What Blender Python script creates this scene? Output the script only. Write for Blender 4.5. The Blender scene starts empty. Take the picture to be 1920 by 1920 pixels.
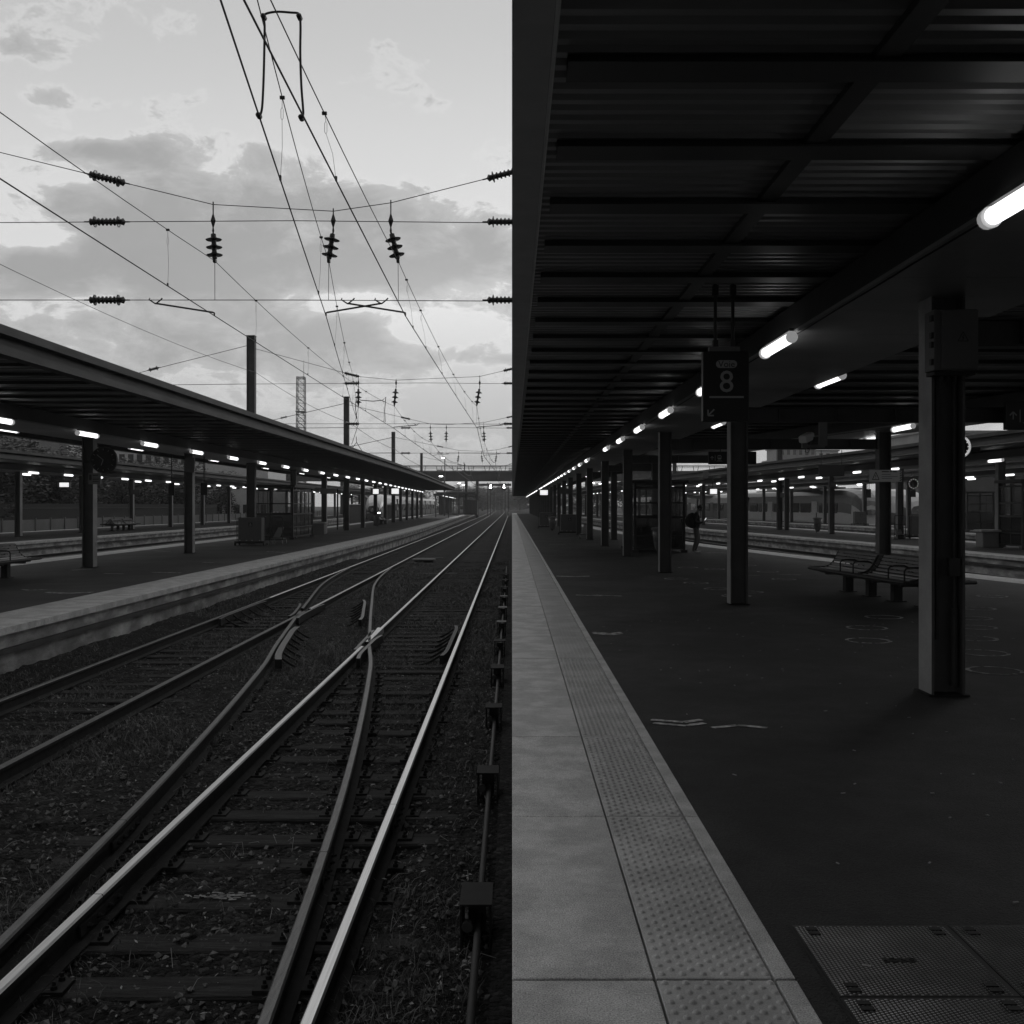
import bpy, bmesh, math, random
from mathutils import Vector, Matrix, noise
rnd = random.Random(7)
R = math.radians
sc = bpy.context.scene
COL = sc.collection.objects

# ------------------------------------------------------------------ camera
F, HY, CX, EYE = 1990.0, 948.0, 960.0, 1.7
cam = bpy.data.cameras.new("camera")
cam.sensor_width = 36.0
cam.lens = 36.0 * F / 1920.0
cam.shift_y = -(960.0 - HY) / 1920.0
cam.clip_start, cam.clip_end = 0.05, 4000.0
camo = bpy.data.objects.new("camera", cam)
camo.location = (0, 0, EYE)
camo.rotation_euler = (R(90), 0, 0)
COL.link(camo)
sc.camera = camo

# ------------------------------------------------------------------ sky and sun
SUN_EL, SUN_AZ = R(7.0), R(38.0)          # low sun behind cloud, ahead and to the side
w = bpy.data.worlds.new("World")
sc.world = w
w.use_nodes = True
nt = w.node_tree
nt.nodes.clear()
def N(t, **k):
    n = nt.nodes.new(t)
    for a, b in k.items(): setattr(n, a, b)
    return n
def Mth(op, a, b=None, c=None, clamp=False):
    n = N("ShaderNodeMath", operation=op, use_clamp=clamp)
    for i, q in enumerate((a, b, c)):
        if q is None: continue
        if isinstance(q, (int, float)): n.inputs[i].default_value = q
        else: nt.links.new(q, n.inputs[i])
    return n.outputs[0]
def smooth(x, lo, hi):
    n = N("ShaderNodeMapRange", interpolation_type='SMOOTHSTEP')
    nt.links.new(x, n.inputs[0]); n.inputs[1].default_value = lo; n.inputs[2].default_value = hi
    return n.outputs[0]
sky = N("ShaderNodeTexSky", sky_type='NISHITA', sun_disc=False, sun_elevation=SUN_EL, sun_rotation=SUN_AZ,
        air_density=1.0, dust_density=3.0, ozone_density=1.0)
bw = N("ShaderNodeRGBToBW"); nt.links.new(sky.outputs[0], bw.inputs[0])
tc = N("ShaderNodeTexCoord")
sep = N("ShaderNodeSeparateXYZ"); nt.links.new(tc.outputs["Generated"], sep.inputs[0])
dx, dy, dz = sep.outputs
up = Mth('MAXIMUM', dz, 0.0)
fwd = Mth('MAXIMUM', dy, 0.05)
U, V = Mth('DIVIDE', dx, fwd), Mth('DIVIDE', up, fwd)
cmb = N("ShaderNodeCombineXYZ")
nt.links.new(dx, cmb.inputs[0]); nt.links.new(dy, cmb.inputs[1]); nt.links.new(Mth('MULTIPLY', dz, 1.9), cmb.inputs[2])
def fbm(scale, detail, off, rough=0.55, dist=0.0):
    mp = N("ShaderNodeMapping"); mp.inputs["Location"].default_value = off
    nt.links.new(cmb.outputs[0], mp.inputs[0])
    n = N("ShaderNodeTexNoise"); n.inputs["Scale"].default_value = scale; n.inputs["Detail"].default_value = detail
    n.inputs["Roughness"].default_value = rough; n.inputs["Distortion"].default_value = dist
    nt.links.new(mp.outputs[0], n.inputs["Vector"]); return n.outputs[0]
n1 = fbm(7.0, 9.0, (2.3, 0.4, 0.0), 0.58, 0.15)
n2 = fbm(17.0, 9.0, (7.1, 3.2, 1.0), 0.66, 0.5)
n3 = fbm(46.0, 6.0, (1.1, 5.2, 2.0), 0.65, 0.4)
def mass(u, v, ru, rv, amp, acc):
    """one bank or break of cloud about a direction"""
    q = Mth('ADD', Mth('POWER', Mth('ABSOLUTE', Mth('MULTIPLY', Mth('SUBTRACT', U, u), 1.0/ru)), 2.0), Mth('POWER', Mth('ABSOLUTE', Mth('MULTIPLY', Mth('SUBTRACT', V, v), 1.0/rv)), 2.0))
    g = Mth('MULTIPLY', Mth('EXPONENT', Mth('MULTIPLY', q, -1.0)), amp)
    return g if acc is None else Mth('ADD', acc, g)
acc = None
for q in ((-.300,.355,.055,.030,.30),(-.345,.372,.035,.020,.22),(-.235,.335,.035,.022,.20),(-.470,.430,.040,.014,.26),(-.440,.385,.040,.012,.20),(-.400,.335,.060,.011,.34),(-.380,.378,.03,.009,.22),(-.30,.39,.03,.012,.16),(-.350,.330,.040,.016,.18),
          (-.330,.275,.150,.045,.42),(-.440,.225,.16,.030,.30),(-.100,.262,.110,.034,.36),(-.270,.200,.260,.050,.34),(-.110,.215,.120,.022,.26),(-.020,.235,.05,.03,.22),
          (-.060,.135,.140,.020,.22),(-.300,.150,.200,.030,.16),(-.210,.300,.07,.03,.18),(-.150,.165,.08,.016,.20),
          (-.155,.192,.055,.013,-.46),(-.065,.164,.045,.014,-.44),(-.450,.252,.045,.013,-.34),(-.030,.205,.05,.012,-.26),(-.015,.128,.04,.006,-.24),(-.020,.080,.05,.006,-.30),(-.190,.262,.020,.010,-.18)):
    acc = mass(*q, acc)
wide = Mth('MULTIPLY', Mth('SUBTRACT', 1.0, smooth(V, 0.17, 0.30)), 0.13)
dens_in = Mth('ADD', Mth('SUBTRACT', Mth('ADD', Mth('MULTIPLY', n1, 0.95), Mth('MULTIPLY', n2, 0.90)), 0.445), Mth('ADD', Mth('ADD', acc, wide), Mth('MULTIPLY', Mth('SUBTRACT', n3, 0.5), 0.22)))
dens = smooth(dens_in, 0.60, 0.755)
core = smooth(dens_in, 0.64, 1.04)
rim = Mth('MULTIPLY', Mth('MULTIPLY', dens, Mth('SUBTRACT', 1.0, dens)), 0.30)
# clear sky: a little darker overhead in the frame, brightest in the middle, greyer towards the horizon
clear = Mth('SUBTRACT', Mth('ADD', 0.54, Mth('MULTIPLY', smooth(V, 0.06, 0.22), 0.18)), Mth('MULTIPLY', smooth(V, 0.26, 0.50), 0.16))
cloud = Mth('SUBTRACT', Mth('ADD', 0.52, Mth('MULTIPLY', n2, 0.06)), Mth('MULTIPLY', core, 0.17))
gl = mass(-.085,.185,.16,.055,.085,None)
tone = Mth('ADD', gl, Mth('ADD', Mth('ADD', Mth('MULTIPLY', clear, Mth('SUBTRACT', 1.0, dens)), Mth('MULTIPLY', cloud, dens)), rim))
zen = Mth('ADD', 1.0, Mth('MULTIPLY', smooth(dz, 0.50, 0.80), 0.60))  # zenith out of view brightened to add light on open surfaces
behind = Mth('ADD', 0.40, Mth('MULTIPLY', smooth(dy, -0.45, 0.15), 0.60))      # unseen sky dimmed behind the camera for contrast, as if a hall stood there
nis = Mth('ADD', 0.93, Mth('MULTIPLY', Mth('MINIMUM', bw.outputs[0], 6.0), 0.025))
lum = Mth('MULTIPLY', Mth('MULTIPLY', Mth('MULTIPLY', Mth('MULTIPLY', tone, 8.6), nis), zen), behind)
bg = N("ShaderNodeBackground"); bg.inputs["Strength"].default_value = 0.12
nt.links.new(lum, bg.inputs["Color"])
wo = N("ShaderNodeOutputWorld"); nt.links.new(bg.outputs[0], wo.inputs[0])

sl = bpy.data.lights.new("sun", 'SUN')
sl.energy = 0.5; sl.angle = R(15); sl.color = (1, 1, 1)
so = bpy.data.objects.new("sun", sl); COL.link(so)
sd = Vector((math.sin(SUN_AZ) * math.cos(SUN_EL), math.cos(SUN_AZ) * math.cos(SUN_EL), math.sin(SUN_EL)))
so.rotation_euler = (-sd).to_track_quat('-Z', 'Y').to_euler()
so.location = sd * 50

sc.view_settings.view_transform = 'Standard'
sc.view_settings.look = 'None'
sc.view_settings.gamma = 1.0
sc.view_settings.exposure = 0.0
sc.cycles.use_denoising = True
sc.cycles.max_bounces = 6
sc.cycles.diffuse_bounces = 4
sc.cycles.glossy_bounces = 3
sc.cycles.transparent_max_bounces = 16
sc.cycles.sample_clamp_indirect = 4.0

# ------------------------------------------------------------------ materials (grey values only: the photograph is black and white)
def gm(name, val, rough=0.6, metal=0.0, var=0.25, scale=3.0, bump=0.0, bscale=60.0, stretch=(1, 1, 1), spec=0.4,
       stain=0.0, sscale=0.6, speck=0.0):
    m = bpy.data.materials.new(name); m.use_nodes = True
    t = m.node_tree; b = t.nodes["Principled BSDF"]
    b.inputs["Roughness"].default_value = rough; b.inputs["Metallic"].default_value = metal
    b.inputs["Specular IOR Level"].default_value = spec
    co = t.nodes.new("ShaderNodeTexCoord"); mp = t.nodes.new("ShaderNodeMapping")
    mp.inputs["Scale"].default_value = stretch
    t.links.new(co.outputs["Object"], mp.inputs[0])
    no = t.nodes.new("ShaderNodeTexNoise"); no.inputs["Scale"].default_value = scale; no.inputs["Detail"].default_value = 8
    no.inputs["Roughness"].default_value = 0.65
    t.links.new(mp.outputs[0], no.inputs["Vector"])
    rp = t.nodes.new("ShaderNodeMapRange")
    rp.inputs[1].default_value = 0.28; rp.inputs[2].default_value = 0.72
    rp.inputs[3].default_value = val * (1 - var); rp.inputs[4].default_value = val * (1 + var)
    t.links.new(no.outputs[0], rp.inputs[0]); out = rp.outputs[0]
    def mul(a, q):
        n = t.nodes.new("ShaderNodeMath"); n.operation = 'MULTIPLY'; t.links.new(a, n.inputs[0]); t.links.new(q, n.inputs[1]); return n.outputs[0]
    if stain:
        n2 = t.nodes.new("ShaderNodeTexNoise"); n2.inputs["Scale"].default_value = sscale; n2.inputs["Detail"].default_value = 6
        t.links.new(mp.outputs[0], n2.inputs["Vector"])
        r2 = t.nodes.new("ShaderNodeMapRange"); r2.interpolation_type = 'SMOOTHSTEP'
        r2.inputs[1].default_value = 0.40; r2.inputs[2].default_value = 0.62; r2.inputs[3].default_value = 1 - stain; r2.inputs[4].default_value = 1.0
        t.links.new(n2.outputs[0], r2.inputs[0]); out = mul(out, r2.outputs[0])
    if speck:
        n3 = t.nodes.new("ShaderNodeTexNoise"); n3.inputs["Scale"].default_value = 160; n3.inputs["Detail"].default_value = 3
        t.links.new(co.outputs["Object"], n3.inputs["Vector"])
        r3 = t.nodes.new("ShaderNodeMapRange"); r3.inputs[1].default_value = 0.3; r3.inputs[2].default_value = 0.7
        r3.inputs[3].default_value = 1 - speck; r3.inputs[4].default_value = 1 + speck
        t.links.new(n3.outputs[0], r3.inputs[0]); out = mul(out, r3.outputs[0])
    t.links.new(out, b.inputs["Base Color"])
    if bump:
        bn = t.nodes.new("ShaderNodeTexNoise"); bn.inputs["Scale"].default_value = bscale; bn.inputs["Detail"].default_value = 6
        t.links.new(mp.outputs[0], bn.inputs["Vector"])
        bp = t.nodes.new("ShaderNodeBump"); bp.inputs["Strength"].default_value = bump; bp.inputs["Distance"].default_value = 0.02
        t.links.new(bn.outputs[0], bp.inputs["Height"]); t.links.new(bp.outputs[0], b.inputs["Normal"])
    return m
def glow(name, s, val=1.0):
    m = bpy.data.materials.new(name); m.use_nodes = True
    b = m.node_tree.nodes["Principled BSDF"]
    b.inputs["Base Color"].default_value = (0.7, 0.7, 0.7, 1)
    b.inputs["Emission Color"].default_value = (val, val, val, 1); b.inputs["Emission Strength"].default_value = s
    return m
def glassm(name, val, alpha):
    m = bpy.data.materials.new(name); m.use_nodes = True
    b = m.node_tree.nodes["Principled BSDF"]
    b.inputs["Base Color"].default_value = (val, val, val, 1); b.inputs["Roughness"].default_value = 0.08
    b.inputs["Alpha"].default_value = alpha
    return m

M = dict(
    coping=gm("pale_coping", 0.46, 0.75, var=0.14, scale=18, bump=0.3, bscale=140, stain=0.24, sscale=3.2, speck=0.5),
    tactile=gm("tactile_concrete", 0.44, 0.36, var=0.14, scale=14, bump=0.2, bscale=150, stain=0.22, sscale=2.2, speck=0.22),
    joint=gm("joint_dirt", 0.02, 0.9),
    asphalt=gm("asphalt", 0.033, 0.75, var=0.45, scale=2.6, bump=0.9, bscale=90, stain=0.45, sscale=0.5, speck=0.6, spec=0.25),
    asphalt2=gm("asphalt_painted_skylight", 0.060, 0.80, var=0.22, scale=1.2, bump=0.45, bscale=170, stain=0.3, sscale=0.35, speck=0.45, spec=0.25), signpale=gm("pale_sign", 0.60, 0.5, var=0.05),  # lighter copy of the asphalt: extra skylight on the other platforms painted in
    wallc=gm("platform_wall_concrete", 0.40, 0.85, var=0.45, scale=2.0, bump=0.4, bscale=30, stretch=(1, 1, 2.5), stain=0.5, sscale=1.2, speck=0.2),
    ledge=gm("ledge_painted_shadow", 0.04, 0.9, var=0.4, scale=3),  # shadow along the ledge painted in as a dark tone
    ballast=gm("dirty_ballast", 0.026, 0.9, var=0.6, scale=7, bump=0.9, bscale=45, stain=0.45, sscale=0.8, speck=0.6, spec=0.2),
    stone=gm("ballast_stone", 0.085, 0.7, var=0.9, scale=28, spec=0.3),
    grass=gm("thin_grass", 0.10, 0.7, var=0.5, scale=2.0),
    litter=gm("dry_leaf", 0.26, 0.7, var=0.4, scale=4.0),
    wood=gm("creosoted_wood", 0.040, 0.85, var=0.75, scale=5, bump=1.0, bscale=26, stretch=(1, 11, 11), spec=0.2, stain=0.4, sscale=1.3),
    railtop=gm("polished_rail_head", 0.62, 0.33, 1.0, var=0.18, scale=4, stretch=(30, 0.4, 1)),
    raildull=gm("dull_rail_head", 0.115, 0.5, 0.8, var=0.35, scale=8, stretch=(10, 1, 1), speck=0.3),
    rust=gm("rusty_steel", 0.016, 0.85, 0.1, var=0.5, scale=10, spec=0.2),
    iron=gm("painted_iron", 0.030, 0.6, var=0.3, scale=6),
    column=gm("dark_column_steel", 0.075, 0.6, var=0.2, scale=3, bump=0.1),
    flange=gm("column_flange_skylit_tone", 0.27, 0.55, var=0.18, scale=3, bump=0.1, bscale=80, stain=0.2, sscale=2.0, speck=0.15),  # outer flange faces paler than the web: skylight painted into the colour
    deck=gm("roof_sheet", 0.23, 0.42, 0.3, var=0.15, scale=2, stretch=(0.3, 6, 1)),
    beam=gm("roof_beam_steel", 0.042, 0.5, var=0.2),
    soffit=gm("soffit_panel", 0.34, 0.4, var=0.22, scale=0.8, stain=0.2, sscale=0.5, speck=0.1),
    fascia=gm("fascia_steel", 0.064, 0.7, var=0.25, scale=1.4, stretch=(1, 0.6, 4), spec=0.12, stain=0.25, sscale=1.5),
    wire=gm("dark_wire", 0.012, 0.6),
    insul=gm("brown_insulator", 0.02, 0.25),
    mast=gm("mast_steel", 0.075, 0.7, var=0.25, scale=2),
    sign=gm("black_sign", 0.012, 0.5, var=0.1),
    signgrey=gm("sign_lettering", 0.36, 0.5, var=0.05),
    signwhite=gm("sign_white", 0.45, 0.5, var=0.05),
    panel=gm("grey_panel", 0.16, 0.6, var=0.1, scale=2, speck=0.1),
    cabinet=gm("grey_cabinet", 0.10, 0.6, var=0.15, scale=3),
    pale=gm("pale_paint", 0.5, 0.5, var=0.1),
    white=gm("white_wall", 0.55, 0.7, var=0.1, scale=1),
    render=gm("grey_render", 0.22, 0.8, var=0.2, scale=0.4),
    brickw=gm("dark_facade", 0.10, 0.8, var=0.25, scale=0.5),
    winm=gm("dark_window_glass", 0.02, 0.08, var=0.1, spec=0.6),
    black=gm("black_rubber", 0.012, 0.7),
    paint=gm("worn_marking", 0.55, 0.8, var=0.5, scale=20, stain=0.7, sscale=11),
    leaf=gm("foliage", 0.055, 0.6, var=0.5, scale=0.7),
    leaf2=gm("foliage_pale", 0.075, 0.6, var=0.5, scale=0.7),
    bark=gm("bark", 0.06, 0.9, var=0.4),
    bridge=gm("bridge_girder", 0.055, 0.7, var=0.3, scale=0.5),
    trainlight=gm("train_silver", 0.60, 0.35, 0.1, var=0.1),
    traindark=gm("train_dark", 0.10, 0.35, var=0.1),
    studs=gm("stud_painted_glint", 0.30, 0.3, 0.9, var=0.5, scale=3), tray=gm("edge_tray", 0.40, 0.5, var=0.15, scale=2), lid=gm("dark_lid", 0.016, 0.7, var=0.4, scale=6, spec=0.12),  # studs brighter than their plate: glints painted into the colour
    hatch=gm("hatch_steel", 0.030, 0.5, 0.3, var=0.25, scale=4, stain=0.3, sscale=3),
    bench=gm("bench_steel", 0.24, 0.35, 0.3, var=0.15), smoked=glassm("smoked_panel", 0.025, 0.72), palestone=gm("pale_stone", 0.15, 0.8, var=0.5, scale=20), bagplastic=gm("clear_bag", 0.12, 0.25, var=0.5, scale=9),
    dial=gm("black_dial", 0.010, 0.35, spec=0.15),
    tube=glow("lit_tube", 2.3), lampcap=glow("lamp_cap", 0.22),
    screen=glow("lit_screen", 0.9),
    lamp=glow("lit_lamp", 14.0),
    glass=glassm("shelter_glass", 0.06, 0.28),
    jacket=gm("dark_jacket", 0.012, 0.8), trousers=gm("grey_trousers", 0.10, 0.8), skin=gm("skin", 0.18, 0.6), shoe=gm("pale_shoe", 0.4, 0.6), hair=gm("dark_hair", 0.012, 0.6),
)

def gravel(name, val):
    m = gm(name, val, 0.9, var=0.6, scale=5, stain=0.45, sscale=0.9, spec=0.2); t = m.node_tree; b = t.nodes["Principled BSDF"]
    co = t.nodes.new("ShaderNodeTexCoord")
    no = t.nodes.new("ShaderNodeTexNoise"); no.inputs["Scale"].default_value = 9; no.inputs["Detail"].default_value = 4
    t.links.new(co.outputs["Object"], no.inputs["Vector"])
    mx = t.nodes.new("ShaderNodeMix"); mx.data_type = 'VECTOR'; mx.inputs[0].default_value = 0.06
    t.links.new(co.outputs["Object"], mx.inputs[4]); t.links.new(no.outputs["Color"], mx.inputs[5])
    vo = t.nodes.new("ShaderNodeTexVoronoi"); vo.inputs["Scale"].default_value = 30
    t.links.new(mx.outputs[1], vo.inputs["Vector"])
    bn = t.nodes.new("ShaderNodeTexNoise"); bn.inputs["Scale"].default_value = 90; bn.inputs["Detail"].default_value = 5
    t.links.new(co.outputs["Object"], bn.inputs["Vector"])
    ad = t.nodes.new("ShaderNodeMath"); ad.operation = 'MULTIPLY_ADD'; ad.inputs[1].default_value = -1.3
    t.links.new(vo.outputs["Distance"], ad.inputs[0]); t.links.new(bn.outputs[0], ad.inputs[2])
    bp = t.nodes.new("ShaderNodeBump"); bp.inputs["Strength"].default_value = 1.0; bp.inputs["Distance"].default_value = 0.035
    t.links.new(ad.outputs[0], bp.inputs["Height"]); t.links.new(bp.outputs[0], b.inputs["Normal"])
    src = b.inputs["Base Color"].links[0].from_socket
    sp = t.nodes.new("ShaderNodeSeparateColor"); t.links.new(vo.outputs["Color"], sp.inputs[0])
    pw = t.nodes.new("ShaderNodeMath"); pw.operation = 'POWER'; pw.inputs[1].default_value = 4.0; t.links.new(sp.outputs[0], pw.inputs[0])
    r = t.nodes.new("ShaderNodeMapRange"); r.inputs[3].default_value = 0.55; r.inputs[4].default_value = 4.5; t.links.new(pw.outputs[0], r.inputs[0])
    mu = t.nodes.new("ShaderNodeMath"); mu.operation = 'MULTIPLY'; t.links.new(src, mu.inputs[0]); t.links.new(r.outputs[0], mu.inputs[1])
    t.links.new(mu.outputs[0], b.inputs["Base Color"])
    return m
M['ballast'] = gravel("dirty_ballast", 0.0125)

# ------------------------------------------------------------------ mesh builder
class MB:
    def __init__(s): s.v = []; s.f = []; s.mi = []
    def add(s, vs, fs, mi=0):
        o = len(s.v); s.v += [tuple(q) for q in vs]
        for f in fs: s.f.append(tuple(i + o for i in f)); s.mi.append(mi)
        return s
    def box(s, x0, x1, y0, y1, z0, z1, mi=0):
        return s.add([(x0,y0,z0),(x1,y0,z0),(x1,y1,z0),(x0,y1,z0),(x0,y0,z1),(x1,y0,z1),(x1,y1,z1),(x0,y1,z1)],
                     [(0,3,2,1),(4,5,6,7),(0,1,5,4),(1,2,6,5),(2,3,7,6),(3,0,4,7)], mi)
    def cbox(s, c, d, rz=0.0, mi=0, ch=0.0):
        """chamfered box about a centre"""
        hx, hy, hz = d[0]/2, d[1]/2, d[2]/2
        ca, sa = math.cos(rz), math.sin(rz)
        def T(p): return (c[0]+p[0]*ca-p[1]*sa, c[1]+p[0]*sa+p[1]*ca, c[2]+p[2])
        if not ch:
            P = [(-hx,-hy,-hz),(hx,-hy,-hz),(hx,hy,-hz),(-hx,hy,-hz),(-hx,-hy,hz),(hx,-hy,hz),(hx,hy,hz),(-hx,hy,hz)]
            return s.add([T(p) for p in P], [(0,3,2,1),(4,5,6,7),(0,1,5,4),(1,2,6,5),(2,3,7,6),(3,0,4,7)], mi)
        rings = []
        for z, i in ((-hz, ch), (-hz+ch, 0), (hz-ch, 0), (hz, ch)):
            a, b = hx-i, hy-i; q = ch
            rings.append([(-a+q,-b,z),(a-q,-b,z),(a,-b+q,z),(a,b-q,z),(a-q,b,z),(-a+q,b,z),(-a,b-q,z),(-a,-b+q,z)])
        vs = [T(p) for r in rings for p in r]; fs = [tuple(range(7,-1,-1)), tuple(range(24,32))]
        for k in range(3):
            for j in range(8): fs.append((k*8+j, k*8+(j+1)%8, (k+1)*8+(j+1)%8, (k+1)*8+j))
        return s.add(vs, fs, mi)
    def tube(s, pts, r, n=6, mi=0, caps=True):
        pts = [Vector(p) for p in pts]
        rr = r if isinstance(r, (list, tuple)) else [r]*len(pts)
        t0 = (pts[1]-pts[0]).normalized()
        u = t0.orthogonal().normalized(); vs = []
        for i, p in enumerate(pts):
            t = (pts[min(i+1, len(pts)-1)] - pts[max(i-1, 0)])
            t = t.normalized() if t.length > 1e-9 else t0
            u = (u - t*u.dot(t))
            u = u.normalized() if u.length > 1e-6 else t.orthogonal().normalized()
            b = t.cross(u)
            for k in range(n):
                a = 2*math.pi*k/n
                vs.append(p + (u*math.cos(a) + b*math.sin(a))*rr[i])
        fs = []
        for i in range(len(pts)-1):
            for k in range(n): fs.append((i*n+k, i*n+(k+1)%n, (i+1)*n+(k+1)%n, (i+1)*n+k))
        if caps: fs += [tuple(range(n-1,-1,-1)), tuple(range((len(pts)-1)*n, len(pts)*n))]
        return s.add(vs, fs, mi)
    def lathe(s, prof, o, ax, n=12, mi=0):
        """prof: (distance along axis, radius)"""
        o = Vector(o); ax = Vector(ax).normalized()
        return s.tube_prof([(o + ax*d, r) for d, r in prof], ax, n, mi)
    def tube_prof(s, pr, ax, n, mi):
        u = ax.orthogonal().normalized(); b = ax.cross(u); vs = []; fs = []
        for p, r in pr:
            for k in range(n):
                a = 2*math.pi*k/n; vs.append(p + (u*math.cos(a)+b*math.sin(a))*max(r, 1e-4))
        for i in range(len(pr)-1):
            for k in range(n): fs.append((i*n+k, i*n+(k+1)%n, (i+1)*n+(k+1)%n, (i+1)*n+k))
        fs += [tuple(range(n-1,-1,-1)), tuple(range((len(pr)-1)*n, len(pr)*n))]
        return s.add(vs, fs, mi)
    def sweep(s, prof, ys, fx=lambda y: 0.0, mi=0, mfun=None, caps=True):
        """closed profile of (x, z) carried along Y at lateral offset fx(y)"""
        n = len(prof); vs = []
        for y in ys:
            X = fx(y)
            vs += [(X+px, y, pz) for px, pz in prof]
        o = len(s.v); s.v += vs
        for i in range(len(ys)-1):
            for k in range(n):
                k2 = (k+1) % n
                s.f.append((o+i*n+k, o+(i+1)*n+k, o+(i+1)*n+k2, o+i*n+k2)); s.mi.append(mfun(k) if mfun else mi)
        if caps:
            s.f.append(tuple(o+k for k in range(n))); s.mi.append(mi)
            s.f.append(tuple(o+(len(ys)-1)*n+k for k in range(n-1,-1,-1))); s.mi.append(mi)
        return s
    def ribbon(s, ys, f0, f1, z0, z1, mi=0):
        """solid slab between two plan edges"""
        vs = []
        for y in ys: vs += [(f0(y),y,z0),(f1(y),y,z0),(f1(y),y,z1),(f0(y),y,z1)]
        o = len(s.v); s.v += vs
        for i in range(len(ys)-1):
            for k in range(4):
                k2 = (k+1) % 4; s.f.append((o+i*4+k, o+(i+1)*4+k, o+(i+1)*4+k2, o+i*4+k2)); s.mi.append(mi)
        s.f.append((o,o+1,o+2,o+3)); s.mi.append(mi)
        e = o+(len(ys)-1)*4; s.f.append((e+3,e+2,e+1,e)); s.mi.append(mi)
        return s
    def poly(s, pts2, o, ux, uz, th, mi=0):
        """flat outline (a, b) on axes ux, uz at o, given a thickness along the normal"""
        o = Vector(o); ux = Vector(ux); uz = Vector(uz); nn = ux.cross(uz).normalized()*th
        a = [o+ux*p[0]+uz*p[1] for p in pts2]; n = len(a)
        return s.add(a + [p+nn for p in a], [tuple(range(n-1,-1,-1)), tuple(range(n, 2*n))] + [(k,(k+1)%n,n+(k+1)%n,n+k) for k in range(n)], mi)
    def build(s, name, mats, parent=None, smooth=False):
        me = bpy.data.meshes.new(name); me.from_pydata(s.v, [], s.f)
        mats = mats if isinstance(mats, (list, tuple)) else [mats]
        for m in mats: me.materials.append(M[m] if isinstance(m, str) else m)
        if len(mats) > 1: me.polygons.foreach_set("material_index", s.mi)
        if smooth: me.polygons.foreach_set("use_smooth", [True]*len(me.polygons))
        me.update()
        bm = bmesh.new(); bm.from_mesh(me); bmesh.ops.recalc_face_normals(bm, faces=bm.faces); bm.to_mesh(me); bm.free()
        o = bpy.data.objects.new(name, me); COL.link(o)
        if parent is not None: o.parent = parent
        return o

def tag(o, label=None, cat=None, group=None, kind=None):
    if label: o['label'] = label
    if cat: o['category'] = cat
    if group: o['group'] = group
    if kind: o['kind'] = kind
    return o
def struct(o, label=None): return tag(o, label, None, None, 'structure')
def thing(name, loc, label, cat, group=None, rz=0.0):
    o = bpy.data.objects.new(name, None); o.empty_display_size = 0.2
    o.location = loc; o.rotation_euler = (0, 0, rz); COL.link(o)
    return tag(o, label, cat, group)
def dup(root, loc, rz=None, label=None, group=None):
    def cp(o, par):
        c = o.copy(); COL.link(c); c.parent = par
        for ch in list(o.children): cp(ch, c)
        return c
    r = cp(root, None); r.location = loc
    if rz is not None: r.rotation_euler = (0, 0, rz)
    if label: r['label'] = label
    if group: r['group'] = group
    return r
ORD = "first second third fourth fifth sixth seventh eighth ninth tenth eleventh twelfth thirteenth fourteenth fifteenth sixteenth".split()
def pl(*pts):
    """piecewise linear function through (y, x)"""
    def f(y):
        if y <= pts[0][0]: a, b = pts[0], pts[1]
        elif y >= pts[-1][0]: a, b = pts[-2], pts[-1]
        else:
            for a, b in zip(pts, pts[1:]):
                if a[0] <= y <= b[0]: break
        return a[1] + (b[1]-a[1])*(y-a[0])/(b[0]-a[0])
    return f
def smoothpl(*pts):
    """catmull-rom through (y, x)"""
    g = pl(*pts); ys = [p[0] for p in pts]
    def f(y):
        if y <= ys[0] or y >= ys[-1]: return g(y)
        for i in range(len(pts)-1):
            if ys[i] <= y <= ys[i+1]: break
        p1, p2 = pts[i], pts[i+1]
        m1 = (pts[i+1][1]-pts[max(i-1,0)][1])/(pts[i+1][0]-pts[max(i-1,0)][0])
        j = min(i+2, len(pts)-1); m2 = (pts[j][1]-pts[i][1])/(pts[j][0]-pts[i][0])
        h = p2[0]-p1[0]; t = (y-p1[0])/h
        return (2*t**3-3*t*t+1)*p1[1]+(t**3-2*t*t+t)*h*m1+(-2*t**3+3*t*t)*p2[1]+(t**3-t*t)*h*m2
    return f
def fair(pts, k=6):
    """smooth curve through 3-D points"""
    P = [Vector(q) for q in pts]; out = []
    for i in range(len(P)-1):
        a, b, c, d = P[max(i-1,0)], P[i], P[i+1], P[min(i+2,len(P)-1)]
        for j in range(k):
            t = j/k; out.append(.5*((2*b)+(c-a)*t+(2*a-5*b+4*c-d)*t*t+(3*b-a-3*c+d)*t**3))
    return out+[P[-1]]
def frange(a, b, st):
    out = []; 
    n = max(1, int(round((b-a)/st)))
    return [a+(b-a)*i/n for i in range(n+1)]
def text_mesh(txt, size, ux, uz, o, mb, mi=0, align='CENTER'):
    """lettering as flat raised mesh on axes ux, uz"""
    cu = bpy.data.curves.new("lettering", 'FONT'); cu.body = txt; cu.size = size
    cu.align_x = align; cu.align_y = 'CENTER'; cu.resolution_u = 3; cu.extrude = 0.0015
    ob = bpy.data.objects.new("lettering", cu); COL.link(ob)
    dg = bpy.context.evaluated_depsgraph_get(); me = bpy.data.meshes.new_from_object(ob.evaluated_get(dg))
    o = Vector(o); ux = Vector(ux); uz = Vector(uz); nn = ux.cross(uz)
    mb.add([o+ux*v.co.x+uz*v.co.y+nn*v.co.z for v in me.vertices], [tuple(p.vertices) for p in me.polygons], mi)
    bpy.data.objects.remove(ob); bpy.data.curves.remove(cu); bpy.data.meshes.remove(me)
XA, ZA = (1,0,0), (0,0,1)

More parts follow.
